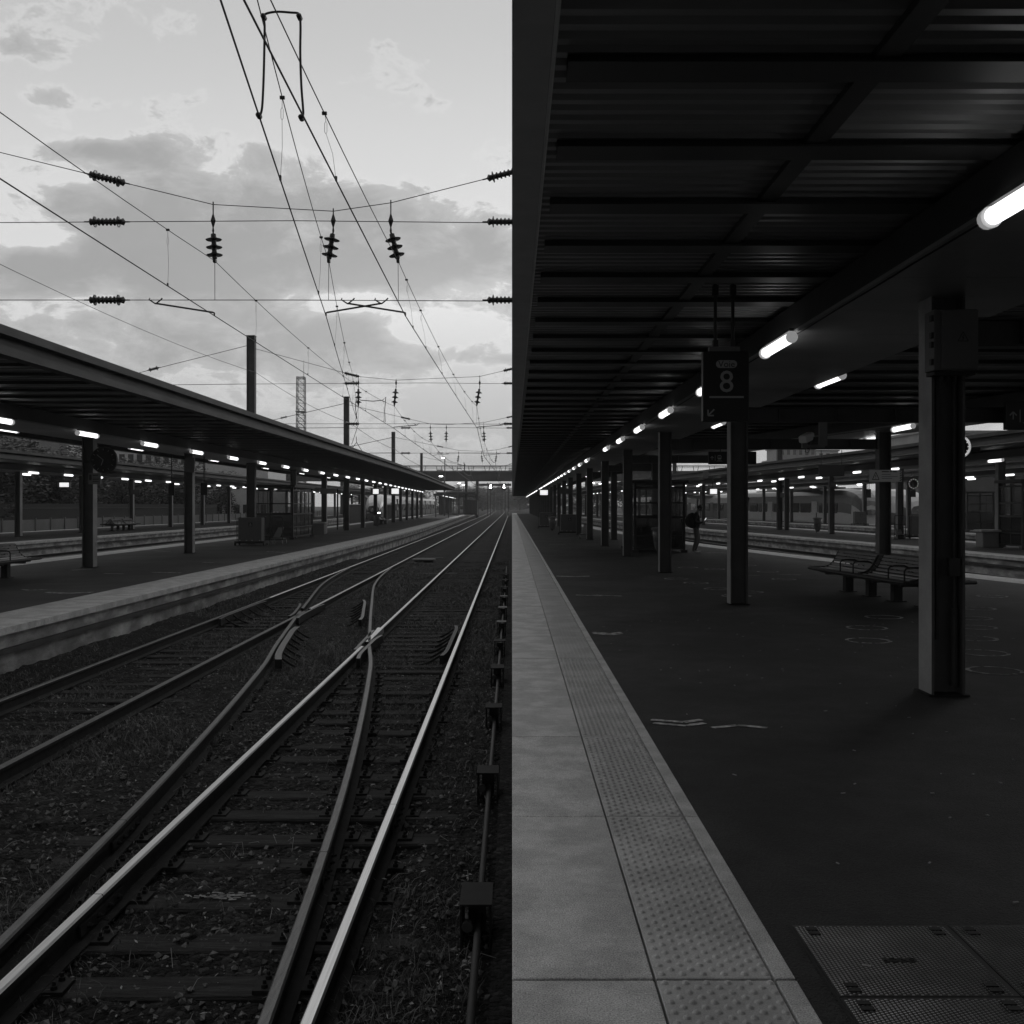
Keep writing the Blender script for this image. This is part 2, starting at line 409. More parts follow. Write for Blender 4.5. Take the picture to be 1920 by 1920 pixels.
# ------------------------------------------------------------------ plan of the station (metres; camera at x=0, y=0, platform top z=0)
drift = smoothpl((0,-.04),(20,0),(45,.2),(70,.32),(90,.1),(110,-.3),(150,-.95),(200,-1.7),(300,-3.2))
L1R = lambda y: -7.04 + .8*drift(y)
L1L = lambda y: -15.1 + .6*drift(y)
LC  = lambda y: -11.72 + 1.2*drift(y)
L2R = lambda y: -22.6 + 0*y
L2L = lambda y: -32.0 + 0*y
L2C = lambda y: -27.2 + 0*y
RE  = smoothpl((-10,15.5),(0,14.6),(17,13.0),(24.5,11.8),(39.3,9.5),(50.5,8.25),(80,6.8),(120,6.1),(240,5.7))
RC1 = lambda y: 3.89 + 0*y
RC2 = smoothpl((0,13.2),(9.6,12.3),(18.3,10.9),(27,9.45),(35.7,7.6),(44.4,6.0),(53.1,5.1))
R2L = smoothpl((5,21.5),(15,20),(24.5,18),(34,16.6),(47,15.9),(60,14.7),(100,11.8),(160,9.9),(240,9.4))
R2R = smoothpl((5,24.5),(30,23),(50,22),(65,22),(87,21),(120,18.5),(240,15))
R2C = smoothpl((20,21.5),(34,20.7),(43.9,20.2),(63.8,19.2),(75,19.0),(100,16.3),(160,13.2),(240,12.2))
R3L = smoothpl((20,29),(45,28.2),(65,27.7),(84,28.2),(109,26.3),(160,22.5),(240,20))
R3R = lambda y: R3L(y)+5.0
R3C = lambda y: R3L(y)+2.4
def at(px, py, z):
    y = F*(EYE-z)/(py-HY); return Vector(((px-CX)*y/F, y, z))

RAILZ = -0.55
# ------------------------------------------------------------------ ground, platforms
g = MB()
g.add([(-900,-60,-.80),(900,-60,-.80),(900,2500,-.80),(-900,2500,-.80)], [(0,1,2,3)])
struct(g.build("ground", "ballast"))

def fb(x, y, s=1.0):
    return noise.noise(Vector((x*s, y*s, 3.1)))
def gz(x, y):
    z = -.740 + .026*fb(x,y,.8) + .024*fb(x+9,y,2.6) + .020*fb(x,y+7,7.0) + .016*fb(x+3,y,15.0) + .009*fb(x,y+2,31.0)
    if x < -5.9: z += .13*min(1, (-5.9-x)/.9)**1.5
    if x > -.75: z += .05*min(1, (x+.75)/.6)
    if -4.3 < x < -2.5 and y > 8: z += .022
    if -2.35 < x < -.95 and y < 20: z += .016*max(0, fb(x*2+5,y,.7))*2-.014
    return z
NX, y0, y1 = 230, 3.6, 46.0
xs = [-7.0 + 6.93*i/NX for i in range(NX+1)]
ys = []; y = y0
while y < y1: ys.append(y); y += .030*max(1, y/6.5)
g = MB()
for y in ys:
    for x in xs: g.v.append((x, y, gz(x, y)))
n = NX+1
for j in range(len(ys)-1):
    for i in range(NX):
        g.f.append((j*n+i, j*n+i+1, (j+1)*n+i+1, (j+1)*n+i)); g.mi.append(0)
struct(g.build("track_ground", "ballast", smooth=True))
g = MB(); g.ribbon(frange(46, 400, 12), lambda y: min(-7.2, L1R(y)), lambda y: -.06, -.79, -.735)
struct(g.build("track_ground", "ballast"))
g = MB(); g.ribbon(frange(-5, 300, 8), lambda y: RE(y)+.02, lambda y: R2L(y)-.02, -.79, -.735)
struct(g.build("track_ground", "ballast"))
g = MB(); g.ribbon(frange(5, 300, 8), lambda y: R2R(y)+.02, lambda y: R3L(y)-.02, -.79, -.735)
struct(g.build("track_ground", "ballast"))
g = MB(); g.ribbon(frange(5, 400, 8), lambda y: L2R(y)+.02, lambda y: L1L(y)-.02, -.79, -.735)
struct(g.build("track_ground", "ballast"))

def platform(fl, fr, ya, yb, cw_l, cw_r, near=False, mat="asphalt2"):
    """asphalt bed between two pale copings, each over a recessed concrete wall with a ledge whose shadow is painted dark"""
    Y = frange(ya, yb, 4.0)
    a = MB().ribbon(Y, lambda y: fl(y)+cw_l, lambda y: fr(y)-cw_r, -.30, -.004)
    struct(a.build("platform", "asphalt" if near else mat))
    for f, s, cw in ((fl, 1, cw_l), (fr, -1, cw_r)):
        b = MB().ribbon(Y, (lambda y: f(y)+s*.10) if s > 0 else (lambda y: f(y)-.40), (lambda y: f(y)+.40) if s > 0 else (lambda y: f(y)-.10), -.85, -.305)
        struct(b.build("platform_wall", "wallc"))
        u = MB().ribbon(Y, (lambda y: f(y)+.07) if s > 0 else (lambda y: f(y)-.38), (lambda y: f(y)+.38) if s > 0 else (lambda y: f(y)-.07), -.30, -.101)
        struct(u.build("platform_wall", "wallc"))
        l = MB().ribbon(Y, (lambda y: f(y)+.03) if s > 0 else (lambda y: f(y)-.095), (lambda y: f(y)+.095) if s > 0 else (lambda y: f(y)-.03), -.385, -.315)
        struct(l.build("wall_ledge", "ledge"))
        if near and s > 0: continue
        k = MB()
        y = ya
        while y < yb:
            e = min(y+2.0, yb)
            k.ribbon([y+.004, e-.004], f if s > 0 else (lambda q: f(q)-cw+.003), (lambda q: f(q)+cw-.003) if s > 0 else f, -.10, 0.0)
            y = e
        struct(k.build("platform_kerb", "coping"))
platform(lambda y: 0.0*y, RE, -6.19, 238, 1.02, .95, near=True)
platform(L1L, L1R, 2, 262, .95, 1.05)
platform(L2L, L2R, 20, 230, .9, .95)
platform(R2L, R2R, 8, 230, .95, .95)
platform(R3L, R3R, 30, 230, .95, .95)

# the coping of the near platform edge: slabs in three strips, open joints, tactile domes then ribs
k = MB(); t = MB(); rim = MB(); jd = MB()
jd.ribbon([-6.2, 238], lambda y: .02, lambda y: 1.0, -.10, -.035)
y = -6.19
while y < 237.5:
    e = y+2.0; g2 = .009 if abs(e-3.81) < .05 else .005; g1 = .009 if abs(y-3.81) < .05 else .005
    k.cbox((.255, (y+g1+e-g2)/2, -.05+rnd.uniform(-.0015,.0015)), (.508, e-g2-y-g1, .10), ch=.004)
    t.cbox((.7265, (y+g1+e-g2)/2, -.05), (.417, e-g2-y-g1, .10), ch=.003)
    rim.cbox((.983, (y+g1+e-g2)/2, -.05), (.074, e-g2-y-g1, .10), ch=.003)
    y = e
def dome(mb, x, y, r, h, n):
    vs = [(x+r*math.cos(2*math.pi*i/n), y+r*math.sin(2*math.pi*i/n), 0.0002) for i in range(n)]
    vs += [(x+.62*r*math.cos(2*math.pi*i/n), y+.62*r*math.sin(2*math.pi*i/n), h*.78) for i in range(n)]
    vs += [(x, y, h)]
    mb.add(vs, [(i,(i+1)%n,n+(i+1)%n,n+i) for i in range(n)] + [(n+i,n+(i+1)%n,2*n) for i in range(n)])
ROW = .0367
for j in range(-30, 330):
    yy = 3.85+ROW*j
    if (yy-3.81) % 2.0 < .016 or (yy-3.81) % 2.0 > 1.984 or yy > 11.78: continue
    for i in range(6):
        xx = .5435+.075*i+(.0375 if j % 2 else 0)
        if xx < .925: dome(t, xx, yy, .0150, .0105, 10 if yy < 8 else 7)
for i in range(9):
    xx = .545+.0455*i
    yy = 11.81
    while yy < 45.5:
        t.ribbon([yy+.012, yy+1.988], lambda q: xx-.010, lambda q: xx+.010, .0003, .0052); yy += 2.0
struct(k.build("platform_kerb", "coping")); struct(t.build("tactile_paving", "tactile", smooth=False)); struct(rim.build("platform_kerb", "coping"))
struct(jd.build("kerb_bed", "joint"))
f = MB().ribbon([-6, 238], lambda y: -.105, lambda y: .06, -.85, -.63); struct(f.build("wall_footing", "ballast"))

# worn painted markings on the asphalt
def stroke(mb, pts, wd, z=.001):
    for p, q in zip(pts, pts[1:]):
        d = Vector((q[0]-p[0], q[1]-p[1])); d.normalize(); nx, ny = -d.y*wd/2, d.x*wd/2
        mb.add([(p[0]+nx,p[1]+ny,z),(p[0]-nx,p[1]-ny,z),(q[0]-nx,q[1]-ny,z),(q[0]+nx,q[1]+ny,z)], [(0,1,2,3)])
def chevron(cx, cy, wdt, dep, two=True, flip=1):
    m = MB()
    for o in ((0, .13) if two else (0,)):
        stroke(m, [(cx-wdt/2, cy+flip*dep/2+o), (cx+(.04 if two else 0), cy-flip*dep/2+o), (cx+wdt/2, cy+flip*dep/2+o)], .062)
    struct(m.build("floor_marking", "paint"))
for px, py, wd, dp, two, fl in ((1275,1358,.40,.10,True,1),(1385,1362,.42,.10,False,-1),(1140,1189,.38,.16,True,1),(1105,1116,.5,.12,False,1),(1140,1117,.5,.12,False,-1),
                            (1075,1081,.8,.2,True,1),(122,1112,.9,.25,True,1),(60,1106,.5,.2,False,1)):
    p = at(px, py, 0); chevron(p.x, p.y, wd, dp, two, fl)
def ring(px, py, r=.26):
    p = at(px, py, 0); m = MB(); N_ = 40; c = rnd.random()*6
    pts = [(p.x+r*math.cos(2*math.pi*i/N_), p.y+r*math.sin(2*math.pi*i/N_)) for i in range(N_+1)]
    for i in range(N_):
        if rnd.random() < .90: stroke(m, pts[i:i+2], .036+.018*rnd.random())
    struct(m.build("floor_marking", "paint"))
for px, py in ((1865,1257),(1845,1224),(1828,1197),(1830,1176),(1825,1159),(1835,1141),(1860,1118),(1628,1201),(1625,1177),(1657,1157),(1305,1093),(1345,1104),(1268,1085),(1380,1117),(1470,1086),(1405,1110),(1290,1064),(1340,1067),(1400,1060),(1440,1072)):
    ring(px, py)
for a_, b_ in (((1325,1036.5),(1366,1036.5)),((1460,1077),(1502,1078)),((1380,1078),(1425,1079)),((1030,1021),(1060,1021)),((250,1031),(320,1034)),((135,1069),(172,1067)),((195,1075),(232,1076)),((500,1034),(535,1036)),((285,1073),(340,1074)),((380,1054),(400,1055))):
    p, q = at(*a_, 0), at(*b_, 0); m = MB(); stroke(m, [(p.x,p.y),(q.x,q.y)], .07); struct(m.build("floor_marking", "paint"))
m = MB()
for i in range(150):
    x, y = rnd.uniform(1.2, 6.5), rnd.uniform(3.5, 16); a = rnd.random()*6; l = rnd.uniform(.006,.018)
    m.cbox((x, y, .002), (l*2, .008, .004), a)
struct(m.build("platform_litter", "litter")); bpy.data.objects["platform_litter"]['kind'] = 'stuff'

# ------------------------------------------------------------------ rails and sleepers
RP = [(-.032,-.012),(-.023,0),(.023,0),(.032,-.012),(.032,-.04),(.010,-.056),(.010,-.140),(.070,-.158),(.070,-.172),(-.070,-.172),(-.070,-.158),(-.010,-.140),(-.010,-.056),(-.032,-.04)]
RP = [(a, b+RAILZ) for a, b in RP]
def rail(fx, ya, yb, label, top="railtop", st=None, gaps=(), group=None):
    Y = []; y = ya
    while y < yb: Y.append(y); y += st or max(.5, y/30)
    Y.append(yb)
    m = MB(); cuts = [ya] + list(gaps) + [yb]
    for a, b in zip(cuts, cuts[1:]):
        yy = [a+(.004 if a != ya else 0)] + [q for q in Y if a+.05 < q < b-.05] + [b-(.004 if b != yb else 0)]
        m.sweep(RP, yy, fx, mfun=lambda k: 1 if k in (0,1,2) else 0)
    return tag(m.build("rail", ["rust", top]), label, "rail", group)
T1R = lambda y: -.895 + 0*y - max(0, y-250)*.002
T1L = lambda y: T1R(y) - 1.505
T2R = lambda y: -4.42 - .0012*max(0, y-20) - .000012*max(0, y-60)**2
T2L = lambda y: T2R(y) - 1.505 - .02*min(1, max(0, (y-8)/10))
DA = smoothpl((1,-.93),(4.6,-1.08),(9.1,-1.395),(14.8,-1.975),(17.4,-2.34),(24.6,-3.25),(31.1,-4.0),(37.5,-4.36),(42,-4.43))
DB = lambda y: DA(y) - 1.515
rail(T1R, -4, 420, "bright polished rail running straight beside the near platform edge", gaps=(8.0, 26.0))
rail(T1L, -4, 17.0, "near piece of polished rail meeting the crossing nose between the tracks", gaps=(6.15,))
rail(T1L, 17.55, 420, "bright straight rail running to the horizon beyond the crossing nose")
rail(T2R, -4, 22.6, "near right rail of the far track beside the grass", top="raildull")
rail(T2R, 23.2, 420, "polished right rail of the far track beyond the curved rails", gaps=(60,))
rail(T2L, -4, 26, "near dull outer rail of the far track below the opposite platform wall", top="raildull")
rail(T2L, 26.01, 420, "outer rail of the far track running on below the opposite platform", gaps=(45,))
rail(DA, -4, 17.1, "dull diverging rail between the two polished rails in the foreground", top="raildull", st=.4, gaps=(6.9,))
rail(DA, 17.6, 38.5, "short curved rail of the turnout beyond the crossing nose", top="raildull", st=.5)
rail(DB, -4, 22.7, "dull outer diverging rail leaving the foreground toward the far track", top="raildull", st=.4, gaps=(7.6,))
rail(DB, 23.3, 38.5, "short curved rail joining the outer rail of the far track", top="raildull", st=.5)
def fishplate(fx, y, lab):
    m = MB()
    for s in (-1, 1):
        m.sweep([(s*.014,RAILZ-.06),(s*.030,RAILZ-.065),(s*.034,RAILZ-.125),(s*.014,RAILZ-.135)], [y-.32, y+.32], fx)
        for q in (-.22,-.08,.08,.22): m.lathe([(0,.016),(.02,.016),(.022,.009),(.035,.009)], (fx(y+q)+s*.03, y+q, RAILZ-.095), (s,0,0), 6)
    return tag(m.build("fishplate", "rust"), lab, "rail joint", "bolted rail joints in the foreground")
fishplate(T1R, 8.0, "bolted joint plates on the bright right rail"); fishplate(T1L, 6.15, "bolted joint plates on the bright left rail")
fishplate(DA, 6.9, "bolted joint plates on the dull inner diverging rail"); fishplate(DB, 7.6, "bolted joint plates on the dull outer diverging rail")

# crossing frogs and guard rails
def flared(fx, ya, yb, off, flare, top, z1=RAILZ+.005, wd=.055):
    m = MB(); Y = frange(ya, yb, .2)
    def g_(y):
        t_ = min(y-ya, yb-y); return fx(y)+off+(flare*(1-min(1, t_/.8))**2)
    m.ribbon(Y, lambda y: g_(y)-wd/2, lambda y: g_(y)+wd/2, RAILZ-.13, z1, 0)
    for q in range(len(m.f)):
        if (q % 4) == 2: m.mi[q] = 1
    return m, g_
def guard(fx, ya, yb, off, side, label, top="raildull", wd=.06):
    r = thing("guard_rail", (0,0,0), label, "guard rail", "raised guard rails in the turnout")
    m, g_ = flared(fx, ya, yb, off, side*.045, top, wd=wd); m.build("check_bar", ["rust", top], r)
    for q in frange(ya+.35, yb-.35, .62):
        b = MB(); x0 = g_(q)+side*.03
        pr = [(x0+side*(.02+.36*u), RAILZ-.01-.165*math.sin(u*math.pi/2)) for u in (0,.2,.4,.6,.8,1.0)]
        vs = []
        for xx, zz in pr: vs += [(xx,q-.018,zz),(xx,q+.018,zz),(xx,q+.018,zz-.035),(xx,q-.018,zz-.035)]
        fs = [(0,1,2,3),(20,23,22,21)]
        for i in range(5):
            for c in range(4): fs.append((i*4+c,(i+1)*4+c,(i+1)*4+(c+1)%4,i*4+(c+1)%4))
        b.add(vs, fs); b.build("brace", "rust", r)
    return r
guard(T1R, 15.9, 19.9, -.115, -1, "dark raised guard rail with ribbed braces beside the bright rail near the platform", top="iron")
guard(DB, 15.5, 19.7, .125, 1, "worn pale guard rail with ribbed braces beside the outer diverging rail", wd=.10)
guard(DA, 20.9, 25.3, -.16, -1, "curved guard rail inside the turnout beyond the crossing nose")
guard(T2L, 21, 25, .12, 1, "guard rail beside the outer rail of the far track")
fr = thing("crossing_frog", (0,0,0), "steel crossing nose where the diverging rail cuts the polished rail", "crossing frog")
m = MB(); Y = frange(17.1, 18.0, .3)
m.ribbon(Y, lambda y: min(T1L(y), DA(y))-.03, lambda y: max(T1L(y), DA(y))+.03, RAILZ-.16, RAILZ-.07); m.build("base_plate", "rust", fr)
m = MB(); m.ribbon([17.62, 19.6], lambda y: T1L(y)-.02-.03*(y-17.6), lambda y: T1L(y)+.033, RAILZ-.1, RAILZ-.001); m.build("nose", "railtop", fr)
m, _ = flared(T1L, 15.6, 18.4, .09, .05, "raildull"); m.build("wing_rail", ["rust", "raildull"], fr)
m = MB(); m.ribbon(frange(16.6,19.2,.3), lambda y: DA(17.3)-.16-.02*(y-17), lambda y: DA(17.3)-.11-.02*(y-17), RAILZ-.12, RAILZ); m.build("wing_rail", ["raildull"], fr)
fr = thing("crossing_frog", (0,0,0), "second crossing nose where the outer diverging rail cuts the far track", "crossing frog")
m = MB(); m.ribbon(frange(22.6, 23.6, .3), lambda y: min(T2R(y), DB(y))-.03, lambda y: max(T2R(y), DB(y))+.03, RAILZ-.16, RAILZ-.07); m.build("base_plate", "rust", fr)
m, _ = flared(T2R, 21.2, 24.2, .09, .05, "raildull"); m.build("wing_rail", ["rust", "raildull"], fr)
m, _ = flared(DB, 21.6, 24.4, -.09, -.05, "raildull"); m.build("wing_rail", ["rust", "raildull"], fr)

def sleeper_mesh(L):
    m = MB(); m.cbox((0,0,-.06), (L,.25,.12), ch=.012); return m
SL = {}
def sleeper(x0, x1, y, label, group, plates=()):
    key = round(x1-x0, 1)
    if key not in SL:
        o = sleeper_mesh(key).build("sleeper", "wood"); SL[key] = o
    else:
        o = SL[key].copy(); COL.link(o)
    o.location = ((x0+x1)/2, y+rnd.uniform(-.06,.06), RAILZ-.175+rnd.uniform(-.012,.004)); o.rotation_euler = (0, rnd.uniform(-.004,.004), rnd.uniform(-.022,.022))
    tag(o, label, "sleeper", group)
    for px_ in plates:
        p = MB()
        p.cbox((px_, y, RAILZ-.171), (.34,.17,.02))
        for s in (-1, 1):
            for q in (-.05,.05): p.lathe([(0,.018),(.018,.018),(.02,.011),(.04,.009)], (px_+s*.115, y+q, RAILZ-.161), (0,0,1), 6)
        c = p.build("rail_plate", "rust", o); c.matrix_parent_inverse = Matrix.Translation(-Vector(o.location))
    return o
bpy.context.view_layer.update()
y = 4.15
while y < 27:
    xs_ = [f(y) for f in (T1R, DA, T1L, DB)]
    sleeper(-.42, min(xs_)-.40, y, "long dark creosoted timber under the diverging rails of the turnout", "long turnout timbers",
            [q for q in xs_ if y < 15] if min(abs(xs_[0]-xs_[1]), 9) > .3 or y > 9 else [q for q in xs_[1:] if y < 15])
    y += .60
y = 27.0
while y < 78:
    sleeper(-2.95, -.35, y, "timber sleeper of the straight track beside the near platform", "sleepers of the near track"); y += .62
y = 4.3
while y < 72:
    sleeper(-6.45, -3.85 if y > 26 else -4.0, y, "timber sleeper half buried in grass under the far track", "sleepers of the far track"); y += .64

p = at(410, 1682, -.722); m = MB()
for i in range(60):
    a, b = p.x+rnd.gauss(0,.09), p.y+rnd.gauss(0,.028); l = rnd.uniform(.012,.05)
    m.cbox((a, b, RAILZ-.166), (l, rnd.uniform(.004,.012), .003), rnd.uniform(-.3,.3))
struct(m.build("sleeper_marking", "litter"))
sleeper(-3.2, -.42, p.y, "dark turnout timber with flaking pale paint near the camera", "long turnout timbers")
# loose stones, grass and dry leaves of the track bed
def mask(x, y): return noise.noise(Vector((x*.55+4, y*.38+9, 1.7)))
st = MB()
for i in range(24000):
    y = 4.0+30*rnd.random()**1.9; x = rnd.uniform(-6.9, -.12)
    if x < -6.2 and rnd.random() < .5: continue
    r = (.006+.022*rnd.random()**2)*(1+.5*(rnd.random() < .05)); z = gz(x,y)+r*.25
    a = [Vector(q)*r*rnd.uniform(.65,1.25) for q in ((1,0,0),(-1,0,0),(0,1,0),(0,-1,0),(0,0,.8),(0,0,-.8))]
    rz = Matrix.Rotation(rnd.random()*6, 3, 'Z') @ Matrix.Rotation(rnd.random()*6, 3, 'X')
    st.add([rz@q + Vector((x,y,z)) for q in a], [(0,2,4),(2,1,4),(1,3,4),(3,0,4),(2,0,5),(1,2,5),(3,1,5),(0,3,5)])
tag(st.build("track_gravel", "stone"), kind='stuff')
st = MB()
for i in range(420):
    y = 4.1+20*rnd.random()**1.7; x = rnd.uniform(-6.4, -.12); r = rnd.uniform(.008,.024); z = gz(x,y)+r*.4
    rz = Matrix.Rotation(rnd.random()*6, 3, 'Z') @ Matrix.Rotation(rnd.random()*6, 3, 'X')
    P8 = [Vector((sx_*rnd.uniform(.5,1), sy*rnd.uniform(.5,1), sz*rnd.uniform(.4,.8)))*r for sx_ in (-1,1) for sy in (-1,1) for sz in (-1,1)]
    st.add([rz@q+Vector((x,y,z)) for q in P8], [(0,1,3,2),(4,6,7,5),(0,4,5,1),(2,3,7,6),(0,2,6,4),(1,5,7,3)])
tag(st.build("pale_gravel", "palestone"), kind='stuff')
gr = MB()
for i in range(120000):
    y = 4.1+42*rnd.random()**1.7; x = rnd.uniform(-6.9, -.15)
    mk = mask(x, y) + (.18 if -4.4 < x < -2.4 else 0) + (.1 if x > -.8 else 0) - (.28 if (-2.4 < x < -.9 and y < 9) else 0)
    if mk < rnd.uniform(-.02,.32): continue
    hh = rnd.uniform(.02,.065)*(1+.9*max(0,mk)); a = rnd.random()*6.28; wd = .0026*max(1, y/8)
    lx, ly = rnd.gauss(0,.6)*hh, rnd.gauss(0,.6)*hh; z = gz(x,y)-.004
    ux, uy = math.cos(a)*wd, math.sin(a)*wd
    gr.add([(x-ux,y-uy,z),(x+ux,y+uy,z),(x+lx*.5+ux*.7,y+ly*.5+uy*.7,z+hh*.65),(x+lx*.5-ux*.7,y+ly*.5-uy*.7,z+hh*.65),(x+lx*1.3,y+ly*1.3,z+hh*.95)], [(0,1,2,3),(3,2,4)])
tag(gr.build("grass", "grass"), kind='stuff')
lf = MB()
for i in range(1500):
    y = 4.1+22*rnd.random()**1.8; x = rnd.choice((rnd.uniform(-6.7,-.15), rnd.uniform(-.85,-.12), rnd.uniform(-3.5,-1.0)))
    z = gz(x,y)+rnd.uniform(.008,.03); a = rnd.random()*6.28; l, wd = rnd.uniform(.007,.022), rnd.uniform(.003,.008)
    q = Matrix.Rotation(a, 3, 'Z') @ Matrix.Rotation(rnd.uniform(-.9,.9), 3, 'X') @ Matrix.Rotation(rnd.uniform(-.6,.6), 3, 'Y')
    lf.add([q@Vector(p)+Vector((x,y,z)) for p in ((-l,0,0),(0,-wd,.002),(l,0,0),(0,wd,.002),(-l*.9,0,-.002),(0,-wd,0),(l,0,-.002),(0,wd,0))],
           [(0,1,2,3),(7,6,5,4)])
tag(lf.build("dry_leaves", "litter"), kind='stuff')
sh = MB()
for i in range(190):
    y = 4.2+9*rnd.random()**1.5; x = rnd.choice((rnd.uniform(-3.6,-2.5), rnd.uniform(-.85,-.15), rnd.uniform(-5.8,-4.6), rnd.uniform(-2.3,-1.1))); z = gz(x,y)
    a = rnd.random()*6.28; l = rnd.uniform(.05,.18); hh = rnd.uniform(.02,.10)
    sh.tube([(x,y,z),(x+math.cos(a)*l*.4,y+math.sin(a)*l*.4,z+hh),(x+math.cos(a+.4)*l,y+math.sin(a+.4)*l,z+hh*rnd.uniform(.2,1.0))], [.0022,.0017,.001], 3)
tag(sh.build("dead_grass_stalks", "litter"), kind='stuff')

# rods and stools beside the platform wall
rod = tag(MB().tube([(-.185,3,-.60),(-.185,12,-.60),(-.19,24,-.60),(-.2,40,-.60)], .021, 10).build("point_rod", "iron", smooth=True), "long grey steel pipe running low along the foot of the near platform wall", "pipe")
yy = 5.86; i = 0
while yy < 34:
    L = .34 if i % 3 == 0 else .26; top = "cabinet" if i in (5, 6, 7) else "lid"
    t_ = thing("rod_stool", (-.195, yy, -.80), (f"{ORD[i]} box cover along the low pipe, counted from the camera" if i < 8 else "small distant box cover on the low pipe by the platform wall"), "rod support", "box covers along the low pipe")
    MB().cbox((0,0,.355), (.175,L,.012)).build("cover", top, t_)
    b = MB()
    for s in (-1, 1): b.cbox((s*.078,0,.17), (.012,L*.92,.355))
    b.build("side_plate", "rust", t_)
    MB().cbox((0,L*.32,.2), (.1,.02,.22)).build("roller_bracket", "iron", t_); MB().lathe([(0,.03),(.04,.03)], (-.045,-L*.40,.24), (0,-1,0), 8).build("roller", "iron", t_)
    yy += 2.76; i += 1
# small trackside box and cable duct in the middle of the tracks
p = at(795, 1052, -.66); b = thing("track_box", (p.x, p.y, -.75), "low flat pale topped box lying between the two tracks", "track box")
MB().cbox((0,0,.16), (.95,.5,.05)).build("lid", "panel", b); MB().cbox((0,0,.07), (.8,.42,.13)).build("body", "rust", b)
for px, py, l, lab in ((800,1046,1.5,"far"),(820,1075,1.4,"near")):
    p = at(px, py, -.70); tag(MB().cbox((p.x, p.y, -.71), (l,.10,.03)).build("ground_plank", "panel"), f"thin pale plank lying flat on the {lab} side of the track box", "plank")

# ------------------------------------------------------------------ canopies
FP = [(0,4.21),(0,4.085),(.16,4.08),(.16,3.925),(0,3.92),(0,3.80),(.20,3.80),(.20,4.21)]
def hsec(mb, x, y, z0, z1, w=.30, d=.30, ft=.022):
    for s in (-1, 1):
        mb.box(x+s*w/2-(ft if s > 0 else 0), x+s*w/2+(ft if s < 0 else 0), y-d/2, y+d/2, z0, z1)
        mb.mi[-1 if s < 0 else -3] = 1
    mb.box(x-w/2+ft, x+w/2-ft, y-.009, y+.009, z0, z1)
def canopy(label, ya, yb, fl, fr, rows, beams_to, cols, pitch=.31, group=None, skip=()):
    root = thing("platform_canopy", (0, ya, 0), label, "canopy", group)
    inv = Matrix.Translation((0, -ya, 0))
    def P(name, mb, mats, smooth=False):
        o = mb.build(name, mats, root, smooth); o.matrix_parent_inverse = inv; return o
    Y = frange(ya, yb, 6.0)
    d = MB(); y = ya+.02; o = 0
    prof = ((0,4.005),(.10,4.005),(.14,3.965),(.27,3.965)); sc_ = pitch/.31
    while y < yb-pitch:
        if y > 70: pitch = .31; sc_ = 1.0
        for q, z in prof:
            yy = y+q*sc_; a, b = fl(yy)+.19, fr(yy)-.19
            d.v += [(a,yy,z),(b,yy,z)]
        y += pitch
    n = len(d.v)//2
    for i in range(n-1): d.f.append((2*i,2*i+1,2*i+3,2*i+2)); d.mi.append(0)
    P("roof_sheet", d, "deck")
    P("roof_slab", MB().ribbon(Y, lambda y: fl(y)+.16, lambda y: fr(y)-.16, 4.012, 4.20), "fascia")
    YF = frange(ya, yb, 3.0)
    P("fascia", MB().sweep(FP, YF, fl), "fascia")
    P("fascia", MB().sweep([(-a, b) for a, b in FP], YF, fr), "fascia")
    for yy in (ya, yb): P("end_fascia", MB().cbox(((fl(yy)+fr(yy))/2, yy+(.03 if yy == ya else -.03), 4.0), (fr(yy)-fl(yy)-.42, .05, .40)), "fascia")
    P("edge_conduit", MB().tube([(fl(y)+.193, y, 3.778) for y in YF], .011, 6), "pale")
    P("edge_tray", MB().ribbon(YF, lambda y: fl(y)+.004, lambda y: fl(y)+.182, 3.788, 3.797), "tray")
    P("purlin", MB().ribbon(Y, lambda y: fl(y)+1.80, lambda y: fl(y)+1.93, 3.925, 3.968), "beam")
    y = ya+.93; k = 0; rest = MB()
    while y < yb and beams_to:
        a, b = fl(y)+.28, fr(y)-.28; m = MB() if k < 100 else rest
        m.box(a,b,y-.13,y+.13,3.900,3.915); m.box(a,b,y-.06,y+.06,3.915,3.966)
        if k < 100: P("roof_beam", m, "beam")
        y += 1.243; k += 1
    if rest.v: tag(P("roof_beam", rest, "beam"), kind='stuff')
    for fc, r0, r1 in rows:
        s = MB(); y = max(ya, r0)+.1; e = min(yb-.1, r1)
        while y < e:
            q = min(y+1.45, e)
            s.ribbon([y+.004, q-.004], lambda k: fc(k)-.84, lambda k: fc(k)+.84, 3.57, 3.60); y = q
        P("soffit", s, "soffit")
        P("soffit_box", MB().ribbon([q for q in frange(max(ya,r0)+.1, e, 4)], lambda k: fc(k)-.83, lambda k: fc(k)+.83, 3.603, 3.89), "beam")
        P("cable", MB().tube([(fc(q)-.80+.004*math.sin(q*3), q, 3.562) for q in frange(max(ya,r0)+.1, min(e,70), 1.0)], .007, 4), "black")
    for x, y in cols:
        if any(abs(y-q) < .5 for q in skip): continue
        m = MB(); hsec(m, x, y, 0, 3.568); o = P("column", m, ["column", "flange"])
        b = MB().cbox((x,y,.008),(.36,.36,.016)); P("base_plate", b, "rust")
    return root, P
cy1 = [9.61+8.7*i for i in range(26)]
right, PR = canopy("long dark flat roof of ribbed sheet and beams over the near platform", -3, 236, lambda y: 0.0*y, RE,
    [(RC1, -3, 236), (RC2, -3, 47)], 92, [(3.89, y) for y in cy1] + [(RC2(y), y) for y in cy1[:6]], pitch=.155)
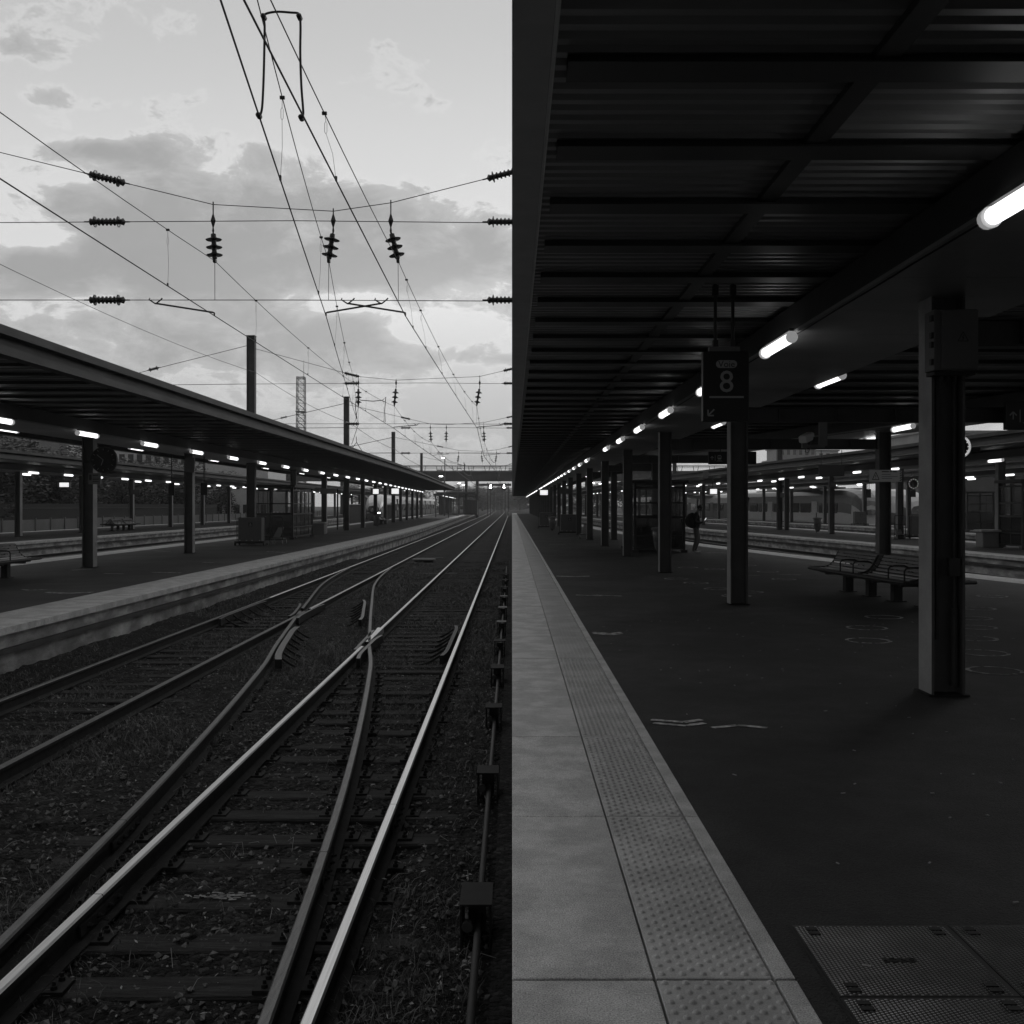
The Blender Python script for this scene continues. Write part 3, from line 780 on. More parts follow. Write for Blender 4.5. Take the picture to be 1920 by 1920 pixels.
for y in cy1[:6]:      # cross girders from column row to column row
    xr = RC2(y)-.155; m = MB()
    m.box(4.045, xr, y-.09, y+.09, 3.13, 3.15); m.box(4.045, xr, y-.012, y+.012, 3.15, 3.37); m.box(4.045, xr, y-.09, y+.09, 3.37, 3.39)
    for k in (4.6, 5.6, 6.6, 7.6, 8.6):
        if k < xr-.3: m.box(k-.01, k+.01, y-.085, y+.085, 3.15, 3.37)
    PR("cross_girder", m, "beam")
# conduits on the nearest column
PR("conduit", MB().tube([(3.81,9.52,.5),(3.81,9.52,2.85)], .016, 8).cbox((3.95,9.49,1.15),(.10,.05,.16)), "iron")
PR("conduit", MB().tube([(3.97,9.53,.75),(3.97,9.53,2.85)], .022, 8).tube([(3.97,9.53,.08),(3.97,9.53,.78)], .036, 10), "iron")

MASTS = (46.7, 72.8, 107.6, 151.0)
cyL = [20.6, 29.25, 38.0, 46.7, 55.4, 64.1, 72.8, 81.5, 90.2, 98.9, 107.6, 116.3, 125, 133.7, 142.4]
canopy("long flat roof with pale edge beam over the opposite platform across the tracks", 6, 146, lambda y: L1L(y)-.1, L1R, [(LC, 6, 146)], 60,
       [(LC(y), y) for y in cyL], skip=MASTS)
canopy("short distant canopy end on the opposite platform beyond the footbridge", 196, 262, lambda y: L1L(y)+2, lambda y: L1R(y)+1.6, [(LC, 196, 262)], 0, [(LC(y)+s, y) for y in frange(203, 258, 5) for s in (0,)], pitch=1.2)
cyL2 = [49.8+8.7*i for i in range(17)]
canopy("far flat canopy in front of the trees behind the opposite platform", 24, 200, lambda y: L2L(y)+.5, L2R, [(L2C, 24, 200)], 0, [(L2C(y), y) for y in cyL2], pitch=.62)
cyR2 = [24.0+9.95*i for i in range(18)]
canopy("second canopy with pale edge beam beyond the tracks behind the bench", 12, 200, R2L, R2R, [(R2C, 12, 200)], 0, [(R2C(y), y) for y in cyR2], pitch=.62)
cyR3 = [46.0+9.0*i for i in range(16)]
canopy("third canopy with rows of lamps in front of the parked trains", 34, 200, R3L, R3R, [(R3C, 34, 200)], 0, [(R3C(y), y) for y in cyR3], pitch=.62)

# ------------------------------------------------------------------ tube lamps
def tube_lamp():
    r = thing("tube_lamp", (0,0,0), "tube lamp", "lamp")
    MB().cbox((0,.02,.085),(.05,1.42,.03)).build("bracket", "iron", r)
    MB().lathe([(0,.042),(.02,.056),(1.14,.056),(1.16,.042)], (0,-.70,0), (0,1,0), 14).build("diffuser", "tube", r, smooth=False)
    MB().lathe([(0,.05),(.012,.070),(.02,.070),(.021,.064),(.08,.064),(.105,.05),(.106,.02),(.135,.02)], (0,.455,0), (0,1,0), 14).build("end_cap", "lampcap", r)
    MB().lathe([(0,.050),(.01,.064),(.03,.064),(.035,.05)], (0,-.73,0), (0,1,0), 14).build("end_cap", "lampcap", r)
    return r
lamp0 = tube_lamp(); lamp_used = [False]
far_me = MB().lathe([(0,.042),(.02,.054),(1.12,.054),(1.14,.042)], (0,-.61,0), (0,1,0), 8).build("tube_lamp", "tube"); far_used = [False]
def lamps(pos, where, group, near_to=60, labelled=10):
    for i, (x, y, z) in enumerate(pos):
        lab = (f"{ORD[i]} lit tube lamp from the camera {where}" if i < labelled else f"small far lit tube lamp {where}")
        if y < near_to:
            if not lamp_used[0]: o = lamp0; o.location = (x,y,z); lamp_used[0] = True
            else: o = dup(lamp0, (x,y,z))
        else:
            if not far_used[0]: o = far_me; far_used[0] = True
            else: o = far_me.copy(); COL.link(o)
            o.location = (x,y,z)
        tag(o, lab, "lamp", group)
ZL = 3.50
lamps([(2.99, y, ZL) for y in [6.15, 12.05, 16.4, 20.75, 25.1, 29.4, 33.75] + [42.4+4.35*i for i in range(42)]], "on the track side of the near roof", "lamps along the track side of the near roof", labelled=12)
lamps([(4.82, 16.2+8.7*i, 3.60) for i in range(12)], "on the inner side of the near column row", "lamps on the inner side of the near column row", labelled=5)
lamps([(RC2(y)-.80, y, ZL) for y in (7.5, 16.2, 24.7, 33.4, 42.1)], "above the second column row behind the bench", "lamps over the second column row", labelled=5)
lamps([(RC2(y)+.80, y, ZL) for y in (20.5, 29.0, 37.7)], "on the outer side of the second column row", "lamps over the second column row", labelled=3)
lamps([(LC(y)+.90, y, ZL) for y in [22.4, 27.0] + [31.5+4.5*i for i in range(25)]], "on the track side of the opposite canopy", "lamps under the opposite canopy", labelled=12)
lamps([(LC(y)-.93, y, 3.60) for y in [17.6+8.9*i for i in range(14)]], "on the outer side of the opposite canopy", "outer lamps under the opposite canopy", labelled=6)
lamps([(-26.3, 40+4.6*i, ZL) for i in range(30)], "under the canopy in front of the trees", "lamps under the canopy by the trees", near_to=0, labelled=8)
lamps([(-28.1, 43+9.2*i, ZL) for i in range(12)], "on the outer side of the treeside canopy", "outer lamps under the canopy by the trees", near_to=0, labelled=4)
lamps([(R2C(y)-.85, y, ZL) for y in [28+4.9*i for i in range(30)]], "under the second canopy behind the bench", "lamps under the second canopy", near_to=45, labelled=8)
lamps([(R2C(y)+.85, y, ZL) for y in [30+9.8*i for i in range(14)]], "on the outer side of the second canopy", "outer lamps under the second canopy", near_to=0, labelled=5)
lamps([(R3C(y)-.85, y, ZL) for y in [46+5.5*i for i in range(24)]], "under the third canopy by the trains", "lamps under the third canopy", near_to=0, labelled=6)
lamps([(R3C(y)+.85, y, ZL) for y in [50+11*i for i in range(10)]], "on the outer side of the third canopy", "lamps under the third canopy", near_to=0, labelled=3)
lamps([(LC(y)+.9, y, ZL) for y in frange(198, 260, 4.5)], "under the distant canopy beyond the footbridge", "lamps beyond the footbridge", near_to=0, labelled=0)

# ------------------------------------------------------------------ catenary
def mast(x, y, h, label, group=None, w=.36):
    r = thing("catenary_mast", (x, y, 0), label, "mast", group)
    m = MB(); hsec(m, 0, 0, 0, h, w, .30, .03); m.build("post", ["mast", "mast"], r)
    MB().cbox((0,0,h+.012),(w+.02,.34,.024)).build("cap_plate", "mast", r)
    return r
mg = "masts rising through the opposite canopy"
for y, lab in ((19.0,"tall mast hidden behind the edge of the picture at the opposite platform"),(46.7,"tallest dark mast rising through the opposite canopy above the shelter"),(72.8,"second dark mast above the opposite canopy, beside the hanging loops of cable"),
               (107.6,"third smaller mast above the end part of the opposite canopy"),(151.0,"small distant mast just in front of the footbridge railing")):
    mast(LC(y), y, 9.15, lab, mg)
for y, lab in ((75.0,"pale mast rising behind the second canopy beside the dome"),(104,"short distant mast above the second canopy near the footbridge railing")): mast(R2C(y)-.1, y, 9.0, lab, "masts at the second canopy")

def ins_string(mb, a, b, n, r, core=.028):
    """ribbed insulator between two points"""
    a, b = Vector(a), Vector(b); d = b-a; L = d.length; pr = [(0,.012),(L*.10,.014),(L*.14,core*1.5)]
    for i in range(n):
        c = L*(.20+.60*(i+.5)/n); h = L*.60/n
        rr = r*(1.45 if i in (0, n-1) and n > 4 else 1)
        pr += [(c-h*.42,core),(c-h*.16,rr),(c+h*.05,rr*.96),(c+h*.22,core)]
    pr += [(L*.86,core*1.5),(L*.90,.014),(L,.012)]
    mb.lathe(pr, a, d, 10)
def bell_string(mb, a, b, r=.145):
    a, b = Vector(a), Vector(b); d = b-a; L = d.length
    pr = [(0,.012),(L*.10,.012),(L*.13,.045),(L*.22,.05)]
    for i in range(3):
        c = L*(.22+.26*i)
        pr += [(c+L*.02,.05),(c+L*.07,r*.75),(c+L*.095,r),(c+L*.12,r*.92),(c+L*.14,.05),(c+L*.22,.042)]
    pr += [(L*.99,.02),(L,.012)]
    mb.lathe(pr, a, d, 14)
def headspan(y, xl, xr, sup, label, arms, wr=.006, xi=(-7.25,-.12), lowz=5.38, upz=6.80):
    r = thing("headspan", (0, y, 0), label, "overhead span", "cross spans of overhead wires and insulators")
    top = 8.65
    P = [(xl,0,top)] + [(x,0,z) for x, zm, z, tilt in sup] + [(xr,0,top)]
    def zat(x):
        for a, b in zip(P, P[1:]):
            if a[0] <= x <= b[0]: return a[2]+(b[2]-a[2])*(x-a[0])/(b[0]-a[0])
    MB().tube(P, wr, 5).build("head_wire", "wire", r)
    MB().tube([(xl,0,upz-.05),((xl+xr)/2,0,upz),(xr,0,upz-.08)], wr, 5).build("cross_wire", "wire", r)
    MB().tube([(xl,0,lowz),((xl+xr)/2,0,lowz),(xr,0,lowz-.04)], wr, 5).build("cross_wire", "wire", r)
    for x in xi:
        L = .41; s = (zat(x+L)-zat(x-L))/(2*L)
        for z, sl in ((zat(x), s), (upz-.02, 0), (lowz, 0)):
            m = MB(); ins_string(m, (x-L,0,z-sl*L), (x+L,0,z+sl*L), 7, .070, .044); m.build("insulator", "insul", r)
    for x, zm, z, tilt in sup:
        m = MB()
        m.tube([(x,0,z+.05),(x,0,upz+.10)], .012, 5)
        m.lathe([(0,.012),(.12,.05),(.24,.012),(.30,.022),(.36,.008)], (x,0,upz+.12), (0,0,-1), 6)
        m.build("hanger", "wire", r)
        m = MB(); bell_string(m, (x,0,upz-.17), (x+tilt,0,zm+.02)); m.build("bell_insulator", "insul", r)
        MB().tube([(x+tilt,0,zm),(x+tilt*1.05,0,lowz)], .006, 4).cbox((x+tilt,0,zm),(.05,.09,.06)).build("dropper", "wire", r)
    for x0, x1 in arms:
        s = 1 if x1 > x0 else -1
        m = MB(); m.tube([(x0,0,lowz-.06),(x1-s*.03,0,5.16),(x1,0,5.15),(x1,0,5.10)], .016, 6)
        for q in (-.12,.10): m.tube([(x0,0,lowz-.07),(x0+q,0,lowz+.01),(x0+q+.02,0,lowz+.035)], .013, 5)
        m.build("steady_arm", "iron", r)
    return r
headspan(19.0, LC(19), 3.9, [(-5.35,6.08,7.09,.03),(-3.20,6.08,6.97,-.08),(-2.17,6.08,7.12,.13)], "nearest span of insulators and wires crossing above the turnout",
         [(-6.38,-5.33),(-2.34,-3.33),(-2.94,-1.91)], wr=.0075)
headspan(46.7, LC(46.7), 3.9, [(-6.76,6.1,7.38,.0),(-5.10,6.1,7.22,-.08),(-1.42,6.1,7.38,-.13)], "second span of insulators fixed to the tallest mast",
         [(-4.2,-5.2),(-.45,-1.53)], wr=.010, xi=(-7.05,-.05), upz=7.1, lowz=5.3)
headspan(72.8, LC(72.8), 3.9, [(-5.6,6.1,7.3,.05),(-4.5,6.1,7.25,-.02),(-1.94,6.1,7.4,.05)], "third span of insulators and wires at the second mast",
         [(-4.4,-5.4),(-.9,-1.9)], wr=.013, xi=(-7.3,-.05), upz=7.05, lowz=5.3)
headspan(107.6, LC(107.6), 3.9, [(-5.4,6.1,7.3,-.1),(-3.1,6.1,7.2,.1),(-1.57,6.1,7.35,-.1)], "fourth distant span of insulators just before the footbridge",
         [(-5.0,-3.6)], wr=.017, xi=(-7.3,-.05), upz=7.05, lowz=5.3)
headspan(151.0, LC(151), 3.9, [(-5.8,6.1,7.2,0),(-1.8,6.1,7.2,0)], "smallest span of insulators close to the footbridge", [], wr=.02, xi=(-7.5,-.1), upz=7.0, lowz=5.3)

def line(label, contact, mess, droppers, rc=.0085, rm=.006):
    """contact wire, messenger wire and droppers of one overhead line"""
    r = thing("overhead_line", (0,0,0), label, "overhead line", "overhead lines along the tracks")
    def curve(pts, sag):
        out = []
        for (ya,xa,za),(yb,xb,zb) in zip(pts, pts[1:]):
            n = 14
            for i in range(n):
                t = i/n; out.append((xa+(xb-xa)*t, ya+(yb-ya)*t, za+(zb-za)*t-sag*4*t*(1-t)*((yb-ya)/27.0)))
        out.append((pts[-1][1], pts[-1][0], pts[-1][2])); return out
    c, m = curve(contact, 0.02), curve(mess, .34)
    def atY(P, y):
        for a, b in zip(P, P[1:]):
            if a[1] <= y <= b[1]:
                t = (y-a[1])/(b[1]-a[1]); return Vector(a).lerp(Vector(b), t)
    rad = lambda P, r_: [r_*max(1.0, q[1]/34.0) for q in P]
    MB().tube(c, rad(c, rc), 6).build("contact_wire", "wire", r)
    MB().tube(m, rad(m, rm), 6).build("messenger_wire", "wire", r)
    for y in droppers:
        a, b = atY(m, y), atY(c, y)
        if a is None or b is None: continue
        q = MB(); k = max(1.0, y/30.0)
        q.tube([a+Vector((0,0,.02)), a.lerp(b,.12)], .003*k, 4)
        u = a.lerp(b, .12)
        if y < 30: q.tube([u, u+Vector((.012,0,-.02)), u+Vector((.012,0,-.11)), u+Vector((0,0,-.13)), u+Vector((-.012,0,-.11)), u+Vector((-.012,0,-.02)), u], .0025, 4)
        q.tube([u-Vector((0,0,.12)), a.lerp(b,.6)+Vector((.012,0,0)), b], .0026*k, 4)
        q.cbox(a, (.05*k,.03,.03)); q.cbox(b+Vector((0,0,.02)), (.02*k,.03,.05))
        q.build("dropper", "wire", r)
    return r
CZ, MZ = 5.10, 6.08
line("overhead line above the near straight track", [(-12,-1.6,CZ),(19,-1.91,CZ),(46.7,-1.53,CZ),(72.8,-1.93,CZ),(107.6,-1.57,CZ),(151,-1.9,CZ),(300,-1.7,CZ)],
     [(-12,-1.7,MZ),(19,-2.04,MZ),(46.7,-1.55,MZ),(72.8,-1.90,MZ),(107.6,-1.67,MZ),(151,-1.8,MZ),(300,-1.7,MZ)], [11.05, 20.3, 22.9, 27.3, 32.6, 38, 43, 51, 56, 62, 68, 78, 85, 92, 99])
line("overhead line slanting across from the near track to the far track", [(-12,.1,CZ),(7.14,-1.96,CZ),(19,-3.33,CZ),(33.8,-5.15,CZ),(46.7,-6.76,5.3),(72.8,-11.0,5.9)],
     [(-12,0,MZ),(7.1,-1.95,MZ),(19,-3.28,MZ),(33.8,-5.1,MZ-.1),(46.7,-6.76,MZ),(72.8,-11.0,7.2)], [11.05, 17.0, 22.5, 27, 31, 36, 41])
line("overhead line above the far track beside the opposite platform", [(-12,-5.2,CZ),(19,-5.33,CZ),(46.7,-5.2,CZ),(72.8,-5.4,CZ),(107.6,-5.5,CZ),(151,-5.8,CZ),(300,-7,CZ)],
     [(-12,-5.3,MZ),(19,-5.32,MZ),(46.7,-5.18,MZ),(72.8,-5.55,MZ),(107.6,-5.5,MZ),(151,-5.8,MZ),(300,-7,MZ)], [16.4, 22.0, 27.5, 33, 38, 43, 52, 58, 64, 70, 80, 88, 97])
# jumper loop between messengers and contact wires overhead
j = thing("jumper_cable", (0,9.25,0), "thick looped cable joining the two nearest overhead lines high overhead", "cable")
J = lambda px, py, dy=0.0: ((px-CX)*9.25/F, dy, EYE+(HY-py)*9.25/F)
MB().tube(fair([J(485,218),J(489,213),J(492,195),J(494.5,140),J(496,70),J(496,45),J(494,31),J(501,25),J(520,22),J(545,23.5),J(559,25),J(562,32),J(563.5,50),J(563,100),J(565,160),J(568,200),J(568.5,214),J(566,222)], 5), .0105, 8).build("loop", "wire", j, smooth=True)
for q in ((494.5,32),(561.5,32),(485.5,217),(565,221)):
    v = J(*q); MB().lathe([(0,.01),(.02,.024),(.08,.024),(.10,.01)], (v[0],v[1]-.05,v[2]), (0,1,0), 8).build("clamp", "wire", j)
j = thing("jumper_cable", (0,43.5,0), "drooping loop of cable between the lines near the second mast", "cable")
MB().tube([(-6.35,0,5.25),(-6.42,0,5.7),(-6.38,0,6.15),(-6.2,0,6.02),(-5.7,0,5.98),(-5.3,0,6.02),(-5.17,0,6.15),(-5.22,0,5.6),(-5.2,0,5.12)], .016, 6).build("loop", "wire", j, smooth=True)
j = thing("jumper_cable", (0,70.5,0), "small diamond shaped loop of cable beside the second mast", "cable")
MB().tube([(-10.35,0,6.3),(-10.32,0,5.9),(-10.75,0,5.35),(-10.72,0,5.0),(-10.35,0,4.55),(-9.98,0,5.0),(-9.98,0,5.35),(-10.32,0,5.9)], .022, 6).build("loop", "wire", j)
# feeder along the mast row
P = []
ms = [(19.0,7.2),(46.7,7.55),(72.8,7.4),(107.6,7.4),(151,7.3)]
for (a, za), (b, zb) in zip(ms, ms[1:]):
    for i in range(10):
        t = i/10; yy = a+(b-a)*t; P.append((LC(yy)+.2, yy, za+(zb-za)*t-.25*4*t*(1-t)))
P.append((LC(151)+.2,151,7.3)); P = [(LC(19)+1.0,-6,7.3)] + P
tag(MB().tube(P, [.007*max(1,q[1]/34) for q in P], 5).build("feeder_wire", "wire"), "single thin wire strung along the mast tops above the opposite canopy", "wire")
# stays on the outer side of the masts
for i, (y, z0, z1) in enumerate(((46.7,8.75,6.9),(72.8,8.7,7.0),(107.6,8.6,7.0))):
    q = MB(); k = max(1, y/34)
    q.tube([(LC(y)-.15,y,z0),(LC(y)-7.5,y,z1),(LC(y)-14,y,8.2)], .009*k, 5)
    q.tube([(LC(y)-.15,y,7.05),(LC(y)-14,y,6.9)], .009*k, 5); q.tube([(LC(y)-.15,y,5.35),(LC(y)-14,y,5.35)], .009*k, 5)
    ins_string(q, (LC(y)-4.6,y,z0-(z0-z1)*.60), (LC(y)-4.0,y,z0-(z0-z1)*.52), 7, .07)
    tag(q.build("span_wires", "wire"), f"thin wires with an insulator running outward from the {ORD[i]} mast above the opposite canopy", "overhead span", "outer span wires")

# ------------------------------------------------------------------ signs, cabinets and fittings of the near platform
s = thing("track_sign", (2.06, 10.35, 3.95), "hanging black sign with a large number and arrow under the near roof", "sign")
def loc(mb, name, mats, root, smooth=False):
    o = mb.build(name, mats, root, smooth); o.matrix_parent_inverse = Matrix.Translation(-Vector(root.location)); return o
loc(MB().cbox((2.08,10.36,2.86),(.448,.09,.68), ch=.006), "board", "sign", s)
m = MB()
for x in (1.985, 2.155):
    m.tube([(x,10.36,3.86),(x,10.36,3.24)], .017, 8)
    m.cbox((x,10.36,3.80),(.055,.05,.10)); m.cbox((x,10.36,3.28),(.05,.05,.07))
loc(m, "hanger_rod", "iron", s)
loc(MB().cbox((2.07,10.36,3.225),(.30,.07,.045)), "mount_bar", "panel", s)
yf = 10.36-.0465
t = MB()
c = []
for k in range(9): a = math.pi/2+math.pi*k/8; c.append((-.065+.038*math.cos(a), .038*math.sin(a)))
for k in range(9): a = -math.pi/2+math.pi*k/8; c.append((.065+.038*math.cos(a), .038*math.sin(a)))
t.poly(c, (2.085,yf,3.075), (1,0,0), (0,0,1), .001)
text_mesh("8", .30, XA, ZA, (2.085,yf,2.895), t)
t.cbox((2.085,yf-.0005,2.755),(.335,.001,.018))
for p, q in (((1.905,2.575),(1.965,2.635)),((1.905,2.575),(1.905,2.632)),((1.905,2.575),(1.962,2.575))):
    d = Vector((q[0]-p[0],q[1]-p[1])).normalized()*.007
    t.add([(p[0]-d.y,yf-.001,p[1]+d.x),(p[0]+d.y,yf-.001,p[1]-d.x),(q[0]+d.y,yf-.001,q[1]-d.x),(q[0]-d.y,yf-.001,q[1]+d.x)], [(0,1,2,3)])
loc(t, "lettering", "signgrey", s)
t = MB(); text_mesh("Voie", .088, XA, ZA, (2.085,yf-.003,3.073), t); loc(t, "lettering", "sign", s)

b = thing("electrical_box", (3.9, 9.35, 2.86), "grey electrical box with warning triangle fixed on the nearest column", "electrical box")
loc(MB().cbox((3.895,9.32,3.14),(.38,.22,.53), ch=.006), "housing", "cabinet", b)
loc(MB().cbox((3.92,9.198,3.14),(.315,.022,.51), ch=.004), "door", "cabinet", b)
loc(MB().cbox((3.90,9.34,2.855),(.36,.18,.03)).tube([(3.82,9.34,2.86),(3.82,9.34,2.79)],.018,8).tube([(3.88,9.34,2.86),(3.88,9.34,2.79)],.014,8).tube([(3.94,9.34,2.86),(3.94,9.34,2.79)],.014,8).tube([(4.0,9.34,2.86),(4.0,9.34,2.79)],.014,8), "cable_gland", "black", b)
m = MB()
for z in (2.95,3.10,3.18,3.33): m.cbox((3.70,9.25,z),(.03,.05,.05))
loc(m, "hinge", "iron", b)
m = MB(); cx, cz, yy = 3.945, 3.16, 9.186
for p, q in (((-.045,-.035),(.045,-.035)),((.045,-.035),(0,.045)),((0,.045),(-.045,-.035)),((.008,.018),(-.008,-.004)),((-.008,-.004),(.008,-.006)),((.008,-.006),(-.006,-.026))):
    d = Vector((q[0]-p[0],q[1]-p[1])).normalized()*.0028
    m.add([(cx+p[0]-d.y,yy,cz+p[1]+d.x),(cx+p[0]+d.y,yy,cz+p[1]-d.x),(cx+q[0]+d.y,yy,cz+q[1]-d.x),(cx+q[0]-d.y,yy,cz+q[1]+d.x)], [(0,1,2,3)])
loc(m, "warning_triangle", "sign", b)
loc(MB().cbox((3.84,9.186,3.345),(.075,.002,.012)).cbox((3.84,9.186,3.322),(.085,.002,.012)), "name_plate", "cabinet", b)
b.location.x -= .04

c = thing("security_camera", (5.32, 18.2, 3.12), "security camera on a bent bracket hanging under the cross girder", "camera")
loc(MB().cbox((5.33,18.2,2.93),(.14,.06,.40)).cbox((5.18,18.2,2.72),(.36,.05,.05)), "bracket", "panel", c)
m = MB(); m.cbox((0,0,0),(.15,.36,.13), ch=.02); o = m.build("housing", "signpale", c); o.location = Vector((5.03,18.12,2.86))-Vector(c.location); o.rotation_euler = (R(14),0,R(-38))
m = MB(); m.cbox((0,-.185,0),(.11,.02,.095)); o = m.build("lens_window", "winm", c); o.location = Vector((5.03,18.12,2.86))-Vector(c.location); o.rotation_euler = (R(14),0,R(38))
loc(MB().cbox((5.0,18.15,2.74),(.08,.1,.12)).tube([(5.05,18.2,2.70),(5.03,18.2,2.62),(5.07,18.2,2.60),(5.12,18.2,2.70)],.008,6), "mount", "panel", c)

def way_sign(x0, x1, y, z0, z1, label, full=True):
    r = thing("direction_sign", ((x0+x1)/2, y, z1), label, "sign")
    loc(MB().cbox(((x0+x1)/2,y,(z0+z1)/2),(x1-x0,.10,z1-z0), ch=.006), "board", "sign", r)
    h = z1-z0; t = MB(); yf = y-.0525; sx = lambda u: x0+u*h; szz = lambda v: z0+v*h
    def st(p, q, wd):
        d = Vector((q[0]-p[0],q[1]-p[1])).normalized()*wd*h/2
        t.add([(sx(p[0])-d.y,yf,szz(p[1])+d.x),(sx(p[0])+d.y,yf,szz(p[1])-d.x),(sx(q[0])+d.y,yf,szz(q[1])-d.x),(sx(q[0])-d.y,yf,szz(q[1])+d.x)], [(0,1,2,3)])
    st((.26,.36),(.26,.62),.045); st((.14,.50),(.26,.62),.045); st((.26,.62),(.38,.50),.045); st((.50,.26),(.50,.70),.03)
    t.poly([((.66+a)*h,(.36+b)*h) for a, b in ((.07,.02),(.29,.02),(.33,.12),(.33,.16),(.03,.16),(.03,.12))], (x0,yf,z0), XA, ZA, .001)
    t.poly([((.66+a)*h,(.36+b)*h) for a, b in ((.02,.16),(.05,.16),(.05,.27),(.31,.27),(.31,.16),(.34,.16),(.34,.27),(.28,.35),(.08,.35),(.02,.27))], (x0,yf,z0), XA, ZA, .001)
    st((.66,-.0+.29),(1.02,.29),.02); st((.60,.24),(1.08,.24),.02)
    loc(t, "pictogram", "signgrey", r)
    m = MB()
    for x in (x0+.25*(x1-x0), x0+.75*(x1-x0)): m.tube([(x,y,z1-.01),(x,y,3.14)],.012,6)
    if z1 < 3.13: loc(m, "hanger_rod", "iron", r)
    return r
way_sign(8.36, 10.0, 18.02, 2.985, 3.47, "black direction sign with arrow and train pictogram beside the large column")
way_sign(4.95, 6.15, 26.75, 2.74, 3.06, "dim black direction sign with faint arrow behind the second column")

w_ = thing("warning_sign", (9.45, 26.78, 2.3), "grey warning sign with triangle strapped around the column behind the bench", "sign")
z0, z1 = 2.30, 2.60; yy = 26.77
loc(MB().cbox((9.42,yy,2.45),(.82,.03,.30), ch=.004), "board", "signpale", w_)
m = MB(); cx, cz, yf = 9.17, 2.445, yy-.017
for p, q in (((-.085,-.09),(.085,-.09)),((.085,-.09),(0,.10)),((0,.10),(-.085,-.09)),((0,.03),(0,-.03)),((0,-.05),(0,-.065))):
    d = Vector((q[0]-p[0],q[1]-p[1])).normalized()*.008
    m.add([(cx+p[0]-d.y,yf,cz+p[1]+d.x),(cx+p[0]+d.y,yf,cz+p[1]-d.x),(cx+q[0]+d.y,yf,cz+q[1]-d.x),(cx+q[0]-d.y,yf,cz+q[1]+d.x)], [(0,1,2,3)])
for a, l, z, h in ((9.32,.18,2.555,.024),(9.52,.06,2.555,.024),(9.60,.10,2.555,.024),(9.32,.22,2.485,.010),(9.32,.40,2.43,.010),(9.32,.26,2.385,.010)): m.cbox((a+l/2,yf,z),(l,.001,h))
for k in range(5): m.add([(9.775,yf,2.31+k*.058),(9.825,yf,2.345+k*.058),(9.825,yf,2.375+k*.058),(9.775,yf,2.34+k*.058)], [(0,1,2,3)])
loc(m, "warning_print", "sign", w_)

# checker plate covers sunk in the asphalt
def plate(x0, y0, label, letters):
    x1, y1 = x0+.626, y0+.626
    r = thing("floor_hatch", ((x0+x1)/2,(y0+y1)/2,0), label, "floor hatch", "checker plate floor hatches")
    m = MB(); m.box(x0, x1, y0, y1, -.02, .0015)
    xx = x0+.012; i = 0
    while xx < x1-.01:
        yy = y0+.012+(.0077 if i % 2 else 0)
        while yy < y1-.01:
            a, b = xx, yy
            if not (letters and abs(a-1.446) < .064 and abs(b-3.965) < .020): m.add([(a-.0045,b-.0035,.0015),(a+.0045,b-.0035,.0015),(a+.0045,b+.0035,.0015),(a-.0045,b+.0035,.0015),(a,b,.0042)], [(0,1,4),(1,2,4),(2,3,4),(3,0,4)], 1)
            yy += .0155
        xx += .0155; i += 1
    loc(m, "plate", ["hatch", "studs"], r)
    for sx_ in (x0+.065, x1-.065):
        for sy in (y0+.045, y0+.085, y1-.085, y1-.045): loc(MB().cbox((sx_, sy, .0035),(.046,.028,.005)), "lifting_slot", "black", r)
    if letters:
        t = MB(); text_mesh("SNCF", .050, (-1,0,0), (0,-1,0), (1.446,3.965,.0028), t); loc(t, "lettering", "hatch", r)
    return r
plate(1.134, 3.672, "checker plate floor hatch with embossed letters beside the pale kerb", True)
plate(1.766, 3.672, "plain checker plate floor hatch at the edge beside the lettered hatch", False)
plate(1.134, 3.040, "checker plate floor hatch nearest the camera, in front of the lettered hatch", False)
plate(1.766, 3.040, "checker plate floor hatch diagonally in front of the lettered hatch", False)
m = MB(); m.box(1.122, 2.404, 3.0, 4.312, -.06, -.003); struct(m.build("hatch_frame", "joint"))

